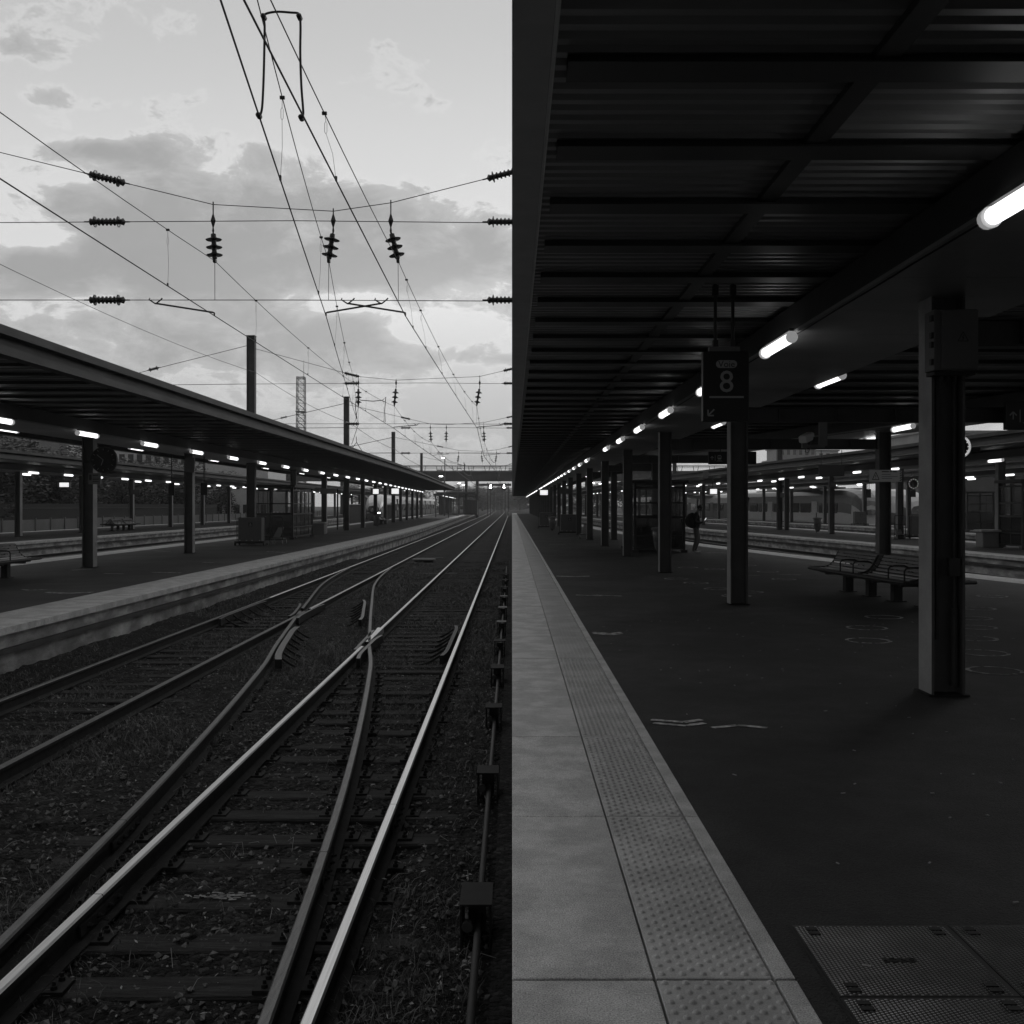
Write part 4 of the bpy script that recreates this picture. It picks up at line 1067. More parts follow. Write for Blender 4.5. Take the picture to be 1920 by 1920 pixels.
# ------------------------------------------------------------------ benches
def bench(loc_, rz, label, flip=False):
    """double sided slatted bench: long flat base rails, two curved backrest bays, armrest hoops, block legs"""
    r = thing("platform_bench", loc_, label, "bench", "slatted double benches", rz)
    L = 4.5
    m = MB()
    for s in (-1, 1):
        m.tube([(s*.60,-L/2+.12,.44),(s*.62,-L/2+.5,.44),(s*.62,L/2-.5,.44),(s*.60,L/2-.12,.44)], .028, 8)
        m.cbox((s*.56,0,.445),(.10,L-.25,.025)); m.cbox((s*.46,0,.445),(.07,L-.25,.025))
    m.cbox((0,0,.40),(1.0,L-.9,.05))
    for s in (-1, 1): m.tube([(-.60,s*(L/2-.12),.44),(-.3,s*(L/2-.03),.445),(.3,s*(L/2-.03),.445),(.60,s*(L/2-.12),.44)], .028, 8)
    m.build("base_frame", "iron", r)
    for y in (-1.6,-.53,.53,1.6):
        MB().cbox((0,y,.19),(.16,.17,.38), ch=.01).cbox((0,y,.365),(.9,.12,.05)).cbox((0,y,.008),(.26,.26,.016)).build("leg", "black", r)
    prof = [(.44,.455),(.34,.465),(.26,.50),(.20,.55),(.155,.61),(.12,.67),(.09,.73),(.055,.785)]
    for y0, y1 in ((-1.95,-.12),(.12,1.95)):
        for s in (-1, 1):
            m = MB()
            for i, (x, z) in enumerate(prof):
                a = math.atan2(*[(prof[min(i+1,7)][k]-prof[max(i-1,0)][k]) for k in (1,0)])
                dx_, dz_ = math.cos(a)*.0125, math.sin(a)*.0125
                vs = []
                for yy in (y0, y1):
                    for t in ((-1,-.008),(1,-.008),(1,.008),(-1,.008)): vs.append((s*(x+dx_*t[0]-dz_*t[1]/.0125), yy, z+dz_*t[0]+.012*t[1]/.008))
                m.add(vs, [(0,1,2,3),(7,6,5,4)]+[(k,4+k,4+(k+1)%4,(k+1)%4) for k in range(4)])
            m.build("slatted_seat", "bench", r)
            for yy in (y0, y1, y0+.61, y0+1.22): MB().tube([(s*(x-.012),yy,z-(.0 if yy in (y0,y1) else .012)) for x, z in prof], .020 if yy in (y0,y1) else .010, 6).build("side_tube", "iron", r)
            for yy in (y0+.05, y0+.65):
                MB().tube([(s*.50,yy,.45),(s*.50,yy,.62),(s*.47,yy,.66),(s*.40,yy,.675),(s*.22,yy,.675),(s*.14,yy,.64)], .014, 6).build("armrest", "iron", r)
    return r
B0 = bench((6.79, 19.4, 0), R(5), "slatted metal bench with two curved bays behind the large column")
dup(B0, (-11.88, 23.3, 0), R(0), "slatted bench cut off by the picture edge on the opposite platform")
dup(B0, (LC(98), 94.5, 0), R(0), "small far bench between columns on the opposite platform")
dup(B0, (-26.9, 73.0, 0), R(0), "distant bench under the canopy in front of the trees")

# ------------------------------------------------------------------ person
def person(loc_, rz, label, pack=True, sc_=1.0):
    r = thing("person", loc_, label, "person", None, rz)
    V, E, RA = [], [], []
    def ch(pts, start=None):
        prev = start
        for p, ra in pts:
            V.append(p); RA.append(ra); i = len(V)-1
            if prev is not None: E.append((prev, i))
            prev = i
        return prev
    ch([((.03,0,.95),.15)])
    ch([((.04,0,1.08),.15),((.02,0,1.25),.165),((.03,0,1.38),.13),((.09,0,1.47),.06),((.12,0,1.53),.055)], 0)
    chest = 3
    for s in (-1, 1):
        k = ch([((.03,s*.17,1.38),.070),((-.02,s*.22,1.14),.055),((.18,s*.14,1.08),.042),((.26,s*.07,1.12),.032),((.31,s*.05,1.14),.026)], chest)
        for q, (dy, l) in enumerate(((-.028,.07),(-.009,.08),(.010,.075),(.028,.06))): ch([((.34,s*.05+dy,1.155),.010),((.34+l*.5,s*.045+dy,1.165),.009),((.345+l*.6,s*.035+dy,1.185),.008)], k)
        ch([((.30,s*.05-s*.035,1.165),.011),((.33,s*.05-s*.035,1.19),.009)], k-0)
        x = .07 if s > 0 else -.01
        ch([((.02,s*.095,.88),.110),((.05+x,s*.10,.50),.075),((-.06+x,s*.10,.16),.055),((-.065+x,s*.10,.09),.048),((.05+x,s*.11,.045),.045),((.14+x,s*.115,.035),.036)], 0)
    me = bpy.data.meshes.new("body"); me.from_pydata(V, E, []); ob = bpy.data.objects.new("body", me); COL.link(ob)
    sk = ob.modifiers.new("skin", 'SKIN')
    for i, v in enumerate(me.skin_vertices[0].data): v.radius = (RA[i], RA[i]); v.use_root = (i == 0)
    ob.modifiers.new("sub", 'SUBSURF').levels = 2
    dg = bpy.context.evaluated_depsgraph_get(); m2 = bpy.data.meshes.new_from_object(ob.evaluated_get(dg)); bpy.data.objects.remove(ob)
    for k in ("jacket","trousers","shoe","skin"): m2.materials.append(M[k])
    for p in m2.polygons:
        c = p.center; p.use_smooth = True
        p.material_index = 2 if c.z < .085 else 1 if c.z < .90 else 3 if (c.x > .255 and 1.0 < c.z < 1.25) or c.z > 1.47 else 0
    b = bpy.data.objects.new("body", m2); COL.link(b); b.parent = r
    # head, looking down
    h = MB(); T = Matrix.Translation((.155,0,1.60)) @ Matrix.Rotation(R(32), 4, 'Y')
    n, kk = 16, 12; vs = []; 
    for i in range(kk+1):
        th = math.pi*i/kk
        for j in range(n):
            ph = 2*math.pi*j/n; x, y, z = math.sin(th)*math.cos(ph), math.sin(th)*math.sin(ph), math.cos(th)
            q = Vector((x*.098, y*.076, z*.118))
            if z < 0: q.y *= 1+.28*z; q.x *= 1+.12*z
            if x > .75 and abs(y) < .25 and -.35 < z < .05: q.x += .022
            if x > .8 and .02 < z < .22 and .2 < abs(y) < .5: q.x -= .008
            if x > .8 and -.58 < z < -.42 and abs(y) < .35: q.x += .005
            vs.append(T@q)
    h.add(vs, [(i*n+j,i*n+(j+1)%n,(i+1)*n+(j+1)%n,(i+1)*n+j) for i in range(kk) for j in range(n)])
    for s in (-1,1): h.lathe([(0,.026),(.012,.03),(.016,.01)], T@Vector((-.005,s*.070,-.01)), T.to_3x3()@Vector((0,s,0)), 8)
    h.build("head", "skin", r, smooth=True)
    g_ = MB(); vs = []
    for i in range(8):
        th = math.pi*.62*i/7
        for j in range(n):
            ph = 2*math.pi*j/n; x, y, z = math.sin(th)*math.cos(ph), math.sin(th)*math.sin(ph), math.cos(th)
            lim = 1.0 if x < .35 or th < .9 else .93
            vs.append(T@Vector((x*.108*lim-.006, y*.086*lim, z*.126)))
    g_.add(vs, [(i*n+j,i*n+(j+1)%n,(i+1)*n+(j+1)%n,(i+1)*n+j) for i in range(7) for j in range(n)])
    g_.build("hair", "hair", r, smooth=True)
    if pack:
        bp = MB(); n = 14; vs = []
        rows = [(-.10,.06,.04,1.45),(-.15,.13,.10,1.40),(-.19,.16,.15,1.28),(-.20,.17,.17,1.14),(-.17,.17,.16,1.00),(-.12,.14,.11,.92),(-.09,.06,.05,.89)]
        for cx_, ry, rx, z in rows:
            for j in range(n): a = 2*math.pi*j/n; vs.append((cx_+rx*math.cos(a), ry*math.sin(a), z))
        bp.add(vs, [(i*n+j,i*n+(j+1)%n,(i+1)*n+(j+1)%n,(i+1)*n+j) for i in range(6) for j in range(n)]+[tuple(range(n)), tuple(range(6*n,7*n))])
        o = bp.build("backpack", "jacket", None, smooth=True); o.location = loc_; o.rotation_euler = (0,0,rz)
        tag(o, "full dark backpack on the back of the person beside the glass shelter", "backpack")
        ph_ = tag(MB().cbox((0,0,0),(.075,.012,.15), ch=.004).build("phone", "screen"), "small lit phone in the hands of the person beside the shelter", "phone")
        ph_.location = Vector(loc_)+Vector((.345,.0,1.20)); ph_.rotation_euler = (R(-35),0,R(-90))
    r.scale = (sc_,)*3
    return r
person((6.55, 37.9, 0), R(-8), "person in dark jacket and grey trousers looking down at a phone by the shelter")

# ------------------------------------------------------------------ shelters, cabinets, trolleys
def shelter(x0, x1, y0, y1, h, label, near_glass=True):
    r = thing("glass_shelter", (x0, y0, 0), label, "shelter", "glazed waiting shelters")
    P = lambda n_, m_, k: loc(m_, n_, k, r)
    for x in (x0, x1):
        for y in (y0, y1): P("post", MB().cbox((x,y,h/2),(.09,.09,h)).cbox((x,y,.05),(.22,.22,.10)), "iron")
    P("roof", MB().cbox(((x0+x1)/2,(y0+y1)/2,h+.06),(x1-x0+.3,y1-y0+.3,.12)), "iron")
    m = MB(); gl = MB(); lo = MB()
    for a, b, ax in ((x0,x1,0),(y0,y1,1)):
        for c in ((y0, y1) if ax == 0 else (x0, x1)):
            if ax == 1 and c == x0 and False: continue
            for z, t in ((1.28,.07),(1.80,.05),(.62,.04),(.14,.06),(h-.14,.06)):
                m.cbox(((a+b)/2,c,z) if ax == 0 else (c,(a+b)/2,z), (b-a-.09,.05,t) if ax == 0 else (.05,b-a-.09,t))
            k = max(2, round((b-a)/1.0))
            for i in range(1, k):
                q = a+(b-a)*i/k; m.cbox((q,c,h/2) if ax == 0 else (c,q,h/2), (.05,.045,h-.2) if ax == 0 else (.045,.05,h-.2))
            gl.cbox(((a+b)/2,c,(1.28+h)/2) if ax == 0 else (c,(a+b)/2,(1.28+h)/2), (b-a-.1,.012,h-1.45) if ax == 0 else (.012,b-a-.1,h-1.45))
            lo.cbox(((a+b)/2,c,.69) if ax == 0 else (c,(a+b)/2,.69), (b-a-.1,.02,1.08) if ax == 0 else (.02,b-a-.1,1.08))
    P("rail_frame", m, "iron"); P("glass_pane", gl, "glass"); P("lower_panel", lo, "smoked")
    m = MB()
    for i in range(4): m.cbox((x0+.45+.42*i, y1-.35, .45),(.36,.38,.04)).cbox((x0+.45+.42*i, y1-.17, .68),(.36,.04,.34))
    P("seat_row", m, "cabinet")
    return r
shelter(4.45, 6.22, 38.4, 42.2, 2.5, "dark glass waiting shelter between the columns of the near platform")
shelter(-13.2, -11.0, 53.2, 58.4, 2.62, "glass waiting shelter on the opposite platform behind the lift cabinet")
shelter(29.6, 31.3, 69.0, 71.0, 2.5, "lit glass shelter on the third platform seen right of the large column")
shelter(19.75, 21.6, 41.0, 43.0, 2.6, "glass shelter cut off by the picture edge on the second platform")

def lift_cabinet(x, y, label, rz=0.0, sgn=True):
    r = thing("lift_cabinet", (x, y, 0), label, "wheelchair lift", "wheeled wheelchair lift cabinets", rz)
    MB().cbox((0,0,.68),(1.0,.55,1.02), ch=.02).build("housing", "cabinet", r)
    MB().cbox((0,.05,.14),(1.25,.85,.09)).build("base_frame", "black", r)
    for s in (-1, 1):
        for q in (-.35,.38): MB().lathe([(0,.04),(.01,.085),(.05,.085),(.06,.04)], (s*.60-.03,q,.085), (1,0,0), 10).build("wheel", "black", r)
    MB().tube([(.56,.1,.2),(.56,.1,1.15),(.60,.0,1.22),(.66,-.1,1.22)], .018, 6).tube([(-.56,-.2,.2),(-.56,-.2,1.16),(-.40,-.2,1.2)], .018, 6).build("handle_tube", "iron", r)
    m = MB()
    for q in (-.42,-.14,.10,.42): m.cbox((q,-.28,.22),(.05,.01,.035))
    m.build("reflector", "signwhite", r)
    if sgn:
        MB().cbox((.03,-.279,.90),(.17,.006,.17)).build("sign_square", "sign", r)
        m = MB(); yf = -.284
        m.lathe([(0,.013),(.003,.013)], (.02,yf+.001,.955), (0,-1,0), 10)
        for p, q in (((.02,.94),(.025,.89)),((.025,.91),(.06,.905)),((.025,.89),(.06,.885)),((.06,.885),(.075,.85))): m.tube([(p[0],yf,p[1]),(q[0],yf,q[1])], .006, 4)
        m.tube([(.02+.034*math.cos(a), yf, .872+.034*math.sin(a)) for a in [R(110+25*i) for i in range(11)]], .005, 4)
        m.build("wheelchair_symbol", "signwhite", r)
    return r
lift_cabinet(-11.15, 45.4, "grey wheelchair lift cabinet standing before the shelter on the opposite platform")
lift_cabinet(3.35, 62.4, "grey wheelchair lift cabinet beside columns far down the near platform")
lift_cabinet(2.55, 79, "small wheelchair lift cabinet farthest down the near platform")
lift_cabinet(20.6, 53.7, "wheelchair lift cabinet on the second platform beside the large column", R(0))
lift_cabinet(25.0+4.5, 90, "pale control cabinet on the third platform in front of the dark train", 0, True)

def trolley(x, y, label, rz=0.0):
    r = thing("luggage_trolley", (x,y,0), label, "trolley", "luggage trolleys", rz)
    m = MB()
    m.tube([(-.28,-.4,.2),(-.28,-.4,1.15),(-.2,-.4,1.2),(.2,-.4,1.2),(.28,-.4,1.15),(.28,-.4,.2)], .018, 6)
    m.tube([(-.28,-.4,.75),(.28,-.4,.75)], .014, 6).tube([(-.28,-.4,.2),(-.28,.5,.2),(.28,.5,.2),(.28,-.4,.2)], .02, 6)
    m.build("frame", "iron", r)
    MB().cbox((0,.05,.24),(.5,.85,.03)).add([(-.15,-.35,.3),(.15,-.35,.3),(.20,.3,.75),(-.05,.3,.75),(-.15,-.33,.27),(.15,-.33,.27),(.20,.32,.72),(-.05,.32,.72)],[(0,1,2,3),(7,6,5,4),(0,4,5,1),(2,6,7,3)]).build("load_plate", "panel", r)
    for sx_ in (-.26,.26):
        for q in (-.38,.45): MB().lathe([(0,.04),(.01,.09),(.04,.09),(.05,.04)], (sx_-.025,q,.09), (1,0,0), 10).build("wheel", "panel", r)
    return r
trolley(19.55, 53.9, "pale luggage trolley beside the lift cabinet on the second platform")
trolley(3.75, 54.5, "dark hand trolley in front of a column down the near platform")
trolley(-10.4, 47.2, "hand truck with curved handle right of the lift cabinet on the opposite platform")

def bag_bin(x, y, label):
    r = thing("bag_bin", (x,y,0), label, "litter bin", "hanging bag litter bins")
    MB().lathe([(0,.05),(.02,.10),(.20,.19),(.55,.24),(.80,.26)], (0,0,.06), (0,0,1), 12).build("bag", "bagplastic", r, smooth=True)
    MB().lathe([(0,.29),(.05,.30),(.08,.26),(.10,.05)], (0,0,.87), (0,0,1), 14).build("lid", "panel", r)
    MB().tube([(0,.28,0),(0,.28,1.25)], .025, 6).build("post", "iron", r)
    return r
bag_bin(5.10, 36.6, "transparent bag litter bin leaning between the shelter and a column")
bag_bin(LC(86)+.6, 86, "bag litter bin with pale lid between columns on the opposite platform")
bag_bin(R2C(67), 66.5, "bag litter bin beside a column on the second platform")
bag_bin(2.7, 71, "distant bag litter bin behind the lift cabinet on the near platform")

def planter(x, y, label, w=.95):
    r = thing("planter_box", (x,y,0), label, "planter", "stone planter boxes")
    MB().cbox((0,0,.32),(w*.82,w*.82,.64), ch=.02).build("base", "panel", r); MB().cbox((0,0,.68),(w,w,.09), ch=.02).build("rim", "coping", r)
    return r
p_ = planter(-11.45, 62.9, "low square concrete block at a column foot on the opposite platform")
planter(19.3, 43.1, "pale square block at the foot of a column on the second platform", .8)
# tall slim dark posts and board frame
for i, (px, top, by, lab) in enumerate(((633,918,993,"slim dark post standing alone just past the square block"),(645,925,991,"second slim dark post beside the small sign board"))):
    q = at(px, by, 0); tag(MB().cbox((q.x,q.y,1.45),(.10,.10,2.9)).build("slim_post", "iron"), lab, "post")
q = at(632, 993, 0); tag(MB().cbox((q.x+.42,q.y+1.6,2.45),(.62,.05,.42)).build("notice_board", "cabinet"), "small dark notice board carried on the slim posts", "sign")

# platform furniture on columns: clock, signs, screens
def clock(x, y, z, rad, label, lit=False, side=1):
    r = thing("station_clock", (x,y,z), label, "clock", "round station clocks")
    MB().lathe([(0,rad*.9),(.02,rad),(.12,rad),(.14,rad*.9)], (0,.07,0), (0,-1,0), 40).build("case", "sign", r)
    MB().lathe([(0,rad*.93),(.004,rad*.93)], (0,-.071,0), (0,-1,0), 40).build("dial", "dial", r)
    m = MB(); yf = -.079
    for i in range(60 if lit == 2 else 12):
        a = math.pi*2*i/(60 if lit == 2 else 12); m.cbox((0,0,0),(.001,.001,.001)); del m.v[-8:]; del m.f[-6:]; del m.mi[-6:]
        c, s_ = math.cos(a), math.sin(a)
        if lit == 2: m.tube([(rad*(.62 if i % 5 == 0 else .72)*s_,yf,rad*(.62 if i % 5 == 0 else .72)*c),(rad*.9*s_,yf,rad*.9*c)], rad*.022, 4)
        elif lit: m.lathe([(0,rad*.055),(.002,rad*.055)], (rad*.8*s_,yf,rad*.8*c), (0,-1,0), 8)
        else: m.tube([(rad*.72*s_,yf,rad*.72*c),(rad*.86*s_,yf,rad*.86*c)], rad*.016, 4)
    m.build("hour_marks", "screen" if lit else "signgrey", r)
    m = MB()
    for a, l, wd in ((R(200),.45,.030),(R(310),.62,.022)): m.tube([(0,yf-.002,0),(rad*l*math.sin(a),yf-.002,rad*l*math.cos(a))], rad*wd, 4)
    m.build("hands", "signwhite" if lit else "signgrey", r)
    MB().cbox((side*(rad+.08),0.02,-.05),(.22,.06,.08)).build("arm", "iron", r)
    return r
clock(-11.18, 29.1, 2.95, .36, "large round black clock on the nearest column of the opposite platform", side=-1)
clock(19.87, 52.6, 2.78, .28, "small clock with lit hour marks beside the large column", lit=True)
clock(8.66, 20.6, 2.84, .24, "black clock with lit minute marks half hidden behind the large column", lit=2)

def sign_plate(px0, px1, py0, py1, y, mat, label, hang=None, dark=None):
    x0, x1 = (px0-CX)*y/F, (px1-CX)*y/F; z1, z0 = EYE+(HY-py0)*y/F, EYE+(HY-py1)*y/F
    r = thing("platform_sign", ((x0+x1)/2, y, z0), label, "sign")
    loc(MB().cbox(((x0+x1)/2,y,(z0+z1)/2),(x1-x0,.05,z1-z0), ch=.006), "board", mat, r)
    if hang: loc(MB().tube([(x0+.1,y,z1-.01),(x0+.1,y,hang)],.014,5).tube([(x1-.1,y,z1-.01),(x1-.1,y,hang)],.014,5), "hanger_rod", "iron", r)
    if dark:
        m = MB(); w_, h_ = x1-x0, z1-z0
        for a, b, l, t in dark: m.cbox((x0+a*w_+l*w_/2, y-.027, z0+b*h_), (l*w_,.002,t*h_))
        loc(m, "print", "sign", r)
    return r
sign_plate(166,189,887,908,29.0,"panel","small pale notice with round symbol on the nearest opposite column",dark=[(.08,.62,.2,.5),(.36,.8,.45,.08),(.36,.45,.5,.08),(.36,.25,.5,.06)])
sign_plate(10,27,912,924,56.0,"cabinet","small grey sign on a column of the tree side platform",dark=[(.1,.5,.2,.6),(.45,.6,.4,.1)])
sign_plate(316,327,905,929,38.2,"sign","narrow black hanging sign left of a column on the opposite platform",hang=3.55,dark=None)
sign_plate(377,389,905,928,40.0,"sign","narrow black hanging sign right of a column on the opposite platform",hang=3.55)
sign_plate(346,364,858,886,37.7,"cabinet","grey box fixed high on the second opposite column")
sign_plate(244,262,918,927,72.0,"cabinet","dull sign across a far column in front of the trees")
sign_plate(600,628,916,926,63.7,"panel","wide grey sign strapped around the column above the square block")
sign_plate(1318,1328,884,897,64,"cabinet","small box on the far side of the second canopy near the screens")
sign_plate(1463,1470,924,933,73.4,"panel","pale plate on a column of the second platform")
sign_plate(1555,1568,903,914,63.5,"cabinet","grey plate on the middle column of the second platform")
sign_plate(1624,1633,917,933,62,"sign","small black hanging sign near the train nose",hang=3.55)
sign_plate(1706,1717,918,932,60,"sign","small black hanging sign below the lit clock",hang=3.55)
sign_plate(1535,1583,871,893,42,"sign","dark hanging departure board under the canopy gap",hang=3.9)
sign_plate(1049,1073,916,926,60,"cabinet","dim grey sign board over the distant columns of the near platform")

def screen(px0, px1, py0, py1, y, label, post=None):
    x0, x1 = (px0-CX)*y/F, (px1-CX)*y/F; z1, z0 = EYE+(HY-py0)*y/F, EYE+(HY-py1)*y/F
    r = thing("display_screen", ((x0+x1)/2, y, z0), label, "screen", "lit departure screens")
    loc(MB().cbox(((x0+x1)/2,y,(z0+z1)/2),(x1-x0+.12,.12,z1-z0+.12), ch=.01), "case", "sign", r)
    loc(MB().cbox(((x0+x1)/2+(x1-x0)*.10,y-.062,(z0+z1)/2),((x1-x0)*.80,.006,z1-z0)), "display", "screen", r)
    loc(MB().cbox((x0+(x1-x0)*.09,y-.062,(z0+z1)/2),((x1-x0)*.16,.006,(z1-z0))), "side_panel", "panel", r)
    loc(MB().tube([((x0+x1)/2,y,z1+.04),((x0+x1)/2,y,3.57)],.025,6), "hanger_rod", "iron", r)
    return r
screen(108,130,905,913,56.0,"lit screen hanging in front of the trees on the far side platform")
screen(697,710,917,926,86,"first lit white screen under the opposite canopy")
screen(731,748,916,926,84,"wider second lit white screen under the opposite canopy")
screen(1009,1027,919,928,75,"lit white screen hanging under the near platform roof")
screen(1328,1344,917,926,66,"lit white screen under the second canopy beside the column")
BY = 205.0

# ------------------------------------------------------------------ footbridge and things on it
br = thing("footbridge", (0, BY, 0), "long grey girder footbridge with thin railing crossing above the tracks", "footbridge")
bz0, bz1 = EYE+(HY-902)*BY/F, EYE+(HY-883)*BY/F
loc(MB().cbox((0,BY+1.5,(bz0+bz1)/2),(150,3.0,bz1-bz0-.3)), "girder", "bridge", br)
loc(MB().cbox((0,BY-.08,bz1-.14),(150.4,.5,.28)).cbox((0,BY-.03,bz0+.06),(150.2,.4,.24)), "flange", "beam", br)
m = MB(); x = -73
while x < 74:
    m.tube([(x-.35,BY,bz1),(x-.55,BY,bz1+1.0)], .06, 5).tube([(x+.35,BY,bz1),(x+.55,BY,bz1+1.0)], .06, 5); x += 3.1
m.tube([(-74,BY,bz1+1.0),(74,BY,bz1+1.0)], .06, 6).tube([(-74,BY,bz1+.62),(74,BY,bz1+.62)], .04, 6).tube([(-74,BY+3,bz1+1.0),(74,BY+3,bz1+1.0)], .05, 6)
loc(m, "railing", "iron", br)
for x in (-50,-33,-8.9,-6.75, 14.5, 37, 60): loc(MB().cbox((x,BY+1.5,(bz0-.8)/2),(.55,1.8,bz0+.8)), "pier", "mast", br)
b2 = person((-9.2, BY+1.6, bz1-.02), R(180), "tiny dark figure leaning at the footbridge railing", pack=False)

def lamp_post(x, y, h, label, z0=0.0, arm=0.0):
    r = thing("street_lamp", (x,y,z0), label, "street lamp", "lit lamps near the footbridge")
    MB().tube([(0,0,0),(0,0,h),(arm*.5,0,h+.15),(arm,0,h+.1)], [.12,.08,.07,.06], 8).build("pole", "mast", r)
    MB().cbox((arm,0,h+.08),(.7,.35,.10)).build("lamp_head", "mast", r)
    MB().cbox((arm,-.02,h-.02),(.6,.3,.10), ch=.03).build("bulb", "lamp", r)
    return r
q = at(834, 859, 0); 
lamp_post((834-CX)*190/F, 190, EYE+(HY-858)*190/F+.8, "street lamp glowing above the footbridge railing", -.8, -.3)
lamp_post((833-CX)*176/F, 176, EYE+(HY-893)*176/F+.8, "lamp glowing in front of the footbridge girder", -.8, -.55)
for px, py, yy, lab in ((861,906,215,"left lamp glowing under the footbridge"),(869,909,225,"right lamp glowing under the footbridge"),(1110,905,150,"bright lamp seen between near columns"),(1127,907,160,"second bright lamp seen between near columns")):
    lamp_post((px-CX)*yy/F, yy, EYE+(HY-py)*yy/F+.8, lab, -.8, 0)
# signal gantry beyond the bridge
gy = 245; gt = thing("signal_gantry", (0, gy, -.8), "signal gantry with two lit signals beyond the footbridge", "gantry")
gx = lambda px: (px-CX)*gy/F; gzz = lambda py: EYE+(HY-py)*gy/F
m = MB()
for px in (917, 950):
    for o in (-.35,.35): m.cbox((gx(px)+o,gy,(gzz(905)-.8)/2),(.16,.3,gzz(905)+.8))
loc(m, "leg", "mast", gt); loc(MB().cbox((gx(928),gy,gzz(909)),(gx(957)-gx(896),.5,.55)), "beam", "mast", gt)
for px in (920, 945):
    loc(MB().cbox((gx(px),gy-.5,gzz(913)),(1.0,.3,1.5)), "signal_head", "sign", gt); loc(MB().lathe([(0,.24),(.06,.24)], (gx(px),gy-.66,gzz(914)), (0,-1,0), 10).lathe([(0,.16),(.06,.16)], (gx(px),gy-.66,gzz(910)), (0,-1,0), 10), "signal_light", "lamp", gt)
for i, (px, top, yy, wd) in enumerate(((858,908,172,.30),(893,925,235,.3),(926,912,300,.5),(933,910,330,.5),(938,915,350,.4),(941,905,300,.4),(955,918,360,.5),(817,925,158,.16),(841,930,150,.14),(850,934,190,.16),(880,930,260,.3))):
    h = EYE+(HY-top)*yy/F+.8; x = (px-CX)*yy/F; r = thing("distant_mast", (x, yy, -.8), ("slim pole at the end of the opposite platform" if i in (7,8,9) else "tall distant mast standing among the tracks beyond the footbridge"), "mast", "poles at the platform end" if i in (7,8,9) else "distant masts beyond the footbridge")
    m = MB(); 
    if wd > .28:
        for sx_ in (-1,1): m.cbox((sx_*wd*.4,0,h/2),(wd*.25,.25,h))
        z = .6
        while z < h-.5: m.tube([(-wd*.4,0,z),(wd*.4,0,z+.8)], .04, 4); z += .8
        m.cbox((0,0,h-1.0),(wd*5,.12,.15)).cbox((0,0,h-2.2),(wd*4,.12,.12))
    else: m.tube([(0,0,0),(0,0,h)], wd*.6, 6)
    m.build("post", "mast", r)

# lattice mast with aerial
ly = 220; lx = (564.5-CX)*ly/F; lt_ = thing("lattice_mast", (lx, ly, -.8), "tall lattice mast with thin aerial rising behind the opposite canopy", "lattice mast")
top = EYE+(HY-707)*ly/F+.8; hw = .78; m = MB()
for sx_ in (-1,1):
    for sy in (-1,1): m.tube([(sx_*hw*1.15,sy*hw*1.15,0),(sx_*hw,sy*hw,top)], .09, 5)
z = 0
while z < top-.1:
    e = min(z+1.25, top)
    for sy in (-1,1):
        m.tube([(-hw,sy*hw,z),(hw,sy*hw,e)], .05, 4).tube([(hw,sy*hw,z),(-hw,sy*hw,e)], .05, 4).tube([(-hw,sy*hw,e),(hw,sy*hw,e)], .05, 4)
        m.tube([(sy*hw,-hw,z),(sy*hw,hw,e)], .05, 4).tube([(sy*hw,-hw,e),(sy*hw,hw,e)], .05, 4)
    z = e
for zz in (top-7.2, top-13.6): m.cbox((0,0,zz),(hw*2.5,hw*2.5,.22))
m.build("frame", "mast", lt_); MB().tube([(hw*.7,0,top-.2),(hw*.7,0,top+3.6)], [.06,.03], 5).build("aerial", "mast", lt_)

# ------------------------------------------------------------------ trees, fence and wall behind the opposite side
def tree(x, y, h, rad, seed, label, mat="leaf", group="trees behind the fence", base=-.8, n=7500):
    rr = random.Random(seed); r = thing("tree", (x,y,base), label, "tree", group)
    m = MB(); tips = []
    m.tube([(0,0,0),(.05*rr.uniform(-2,2),0,h*.3),(.2*rr.uniform(-1,1),.1,h*.6)], [.16,.12,.07], 7)
    for i in range(9):
        a = rr.random()*6.28; z0 = h*rr.uniform(.2,.55); d = rad*rr.uniform(.5,.95); z2 = h*rr.uniform(.45,.92)
        e = (math.cos(a)*d, math.sin(a)*d, z2); m.tube([(0,0,z0),(e[0]*.5,e[1]*.5,z0+(z2-z0)*.6),e], [.06,.04,.015], 5); tips.append(e)
    m.build("trunk", "bark", r)
    c = MB(); cl = [(Vector(t), rad*rr.uniform(.28,.5)) for t in tips] + [(Vector((rr.uniform(-.4,.4)*rad, rr.uniform(-.4,.4)*rad, h*rr.uniform(.35,.9))), rad*rr.uniform(.3,.5)) for _ in range(7)]
    cl += [(Vector((math.cos(a)*rad*rr.uniform(.3,.8), math.sin(a)*rad*rr.uniform(.3,.8), h*rr.uniform(.12,.4))), rad*rr.uniform(.25,.42)) for a in [rr.random()*6.28 for _ in range(7)]]
    for i in range(n):
        o, q = cl[rr.randrange(len(cl))]
        d = Vector((rr.gauss(0,1), rr.gauss(0,1), rr.gauss(0,.85))).normalized()*q*(rr.random()**.4)*rr.uniform(.8,1.15)
        p = o+d; s = rr.uniform(.10,.22)
        R3 = Matrix.Rotation(rr.random()*6.28,3,'Z') @ Matrix.Rotation(rr.uniform(-1.2,1.2),3,'X')
        c.add([p+R3@Vector(k)*s for k in ((-1,0,0),(0,-.55,.1),(1.1,0,0),(0,.55,.1))], [(0,1,2,3)])
    c.build("crown", mat, r)
    return r
tv = []
TL = ["dark bushy tree behind the fence nearest the picture edge","rounded dark tree behind the fence beside the first column","broad dark tree between two columns behind the fence","leafy tree behind the fence under the far canopy",
      "paler loose tree behind the low wall","low bushy tree behind the wall beside the shelter","small tree seen through the glass shelter","dark tree above the fence near the far end of the wall"]
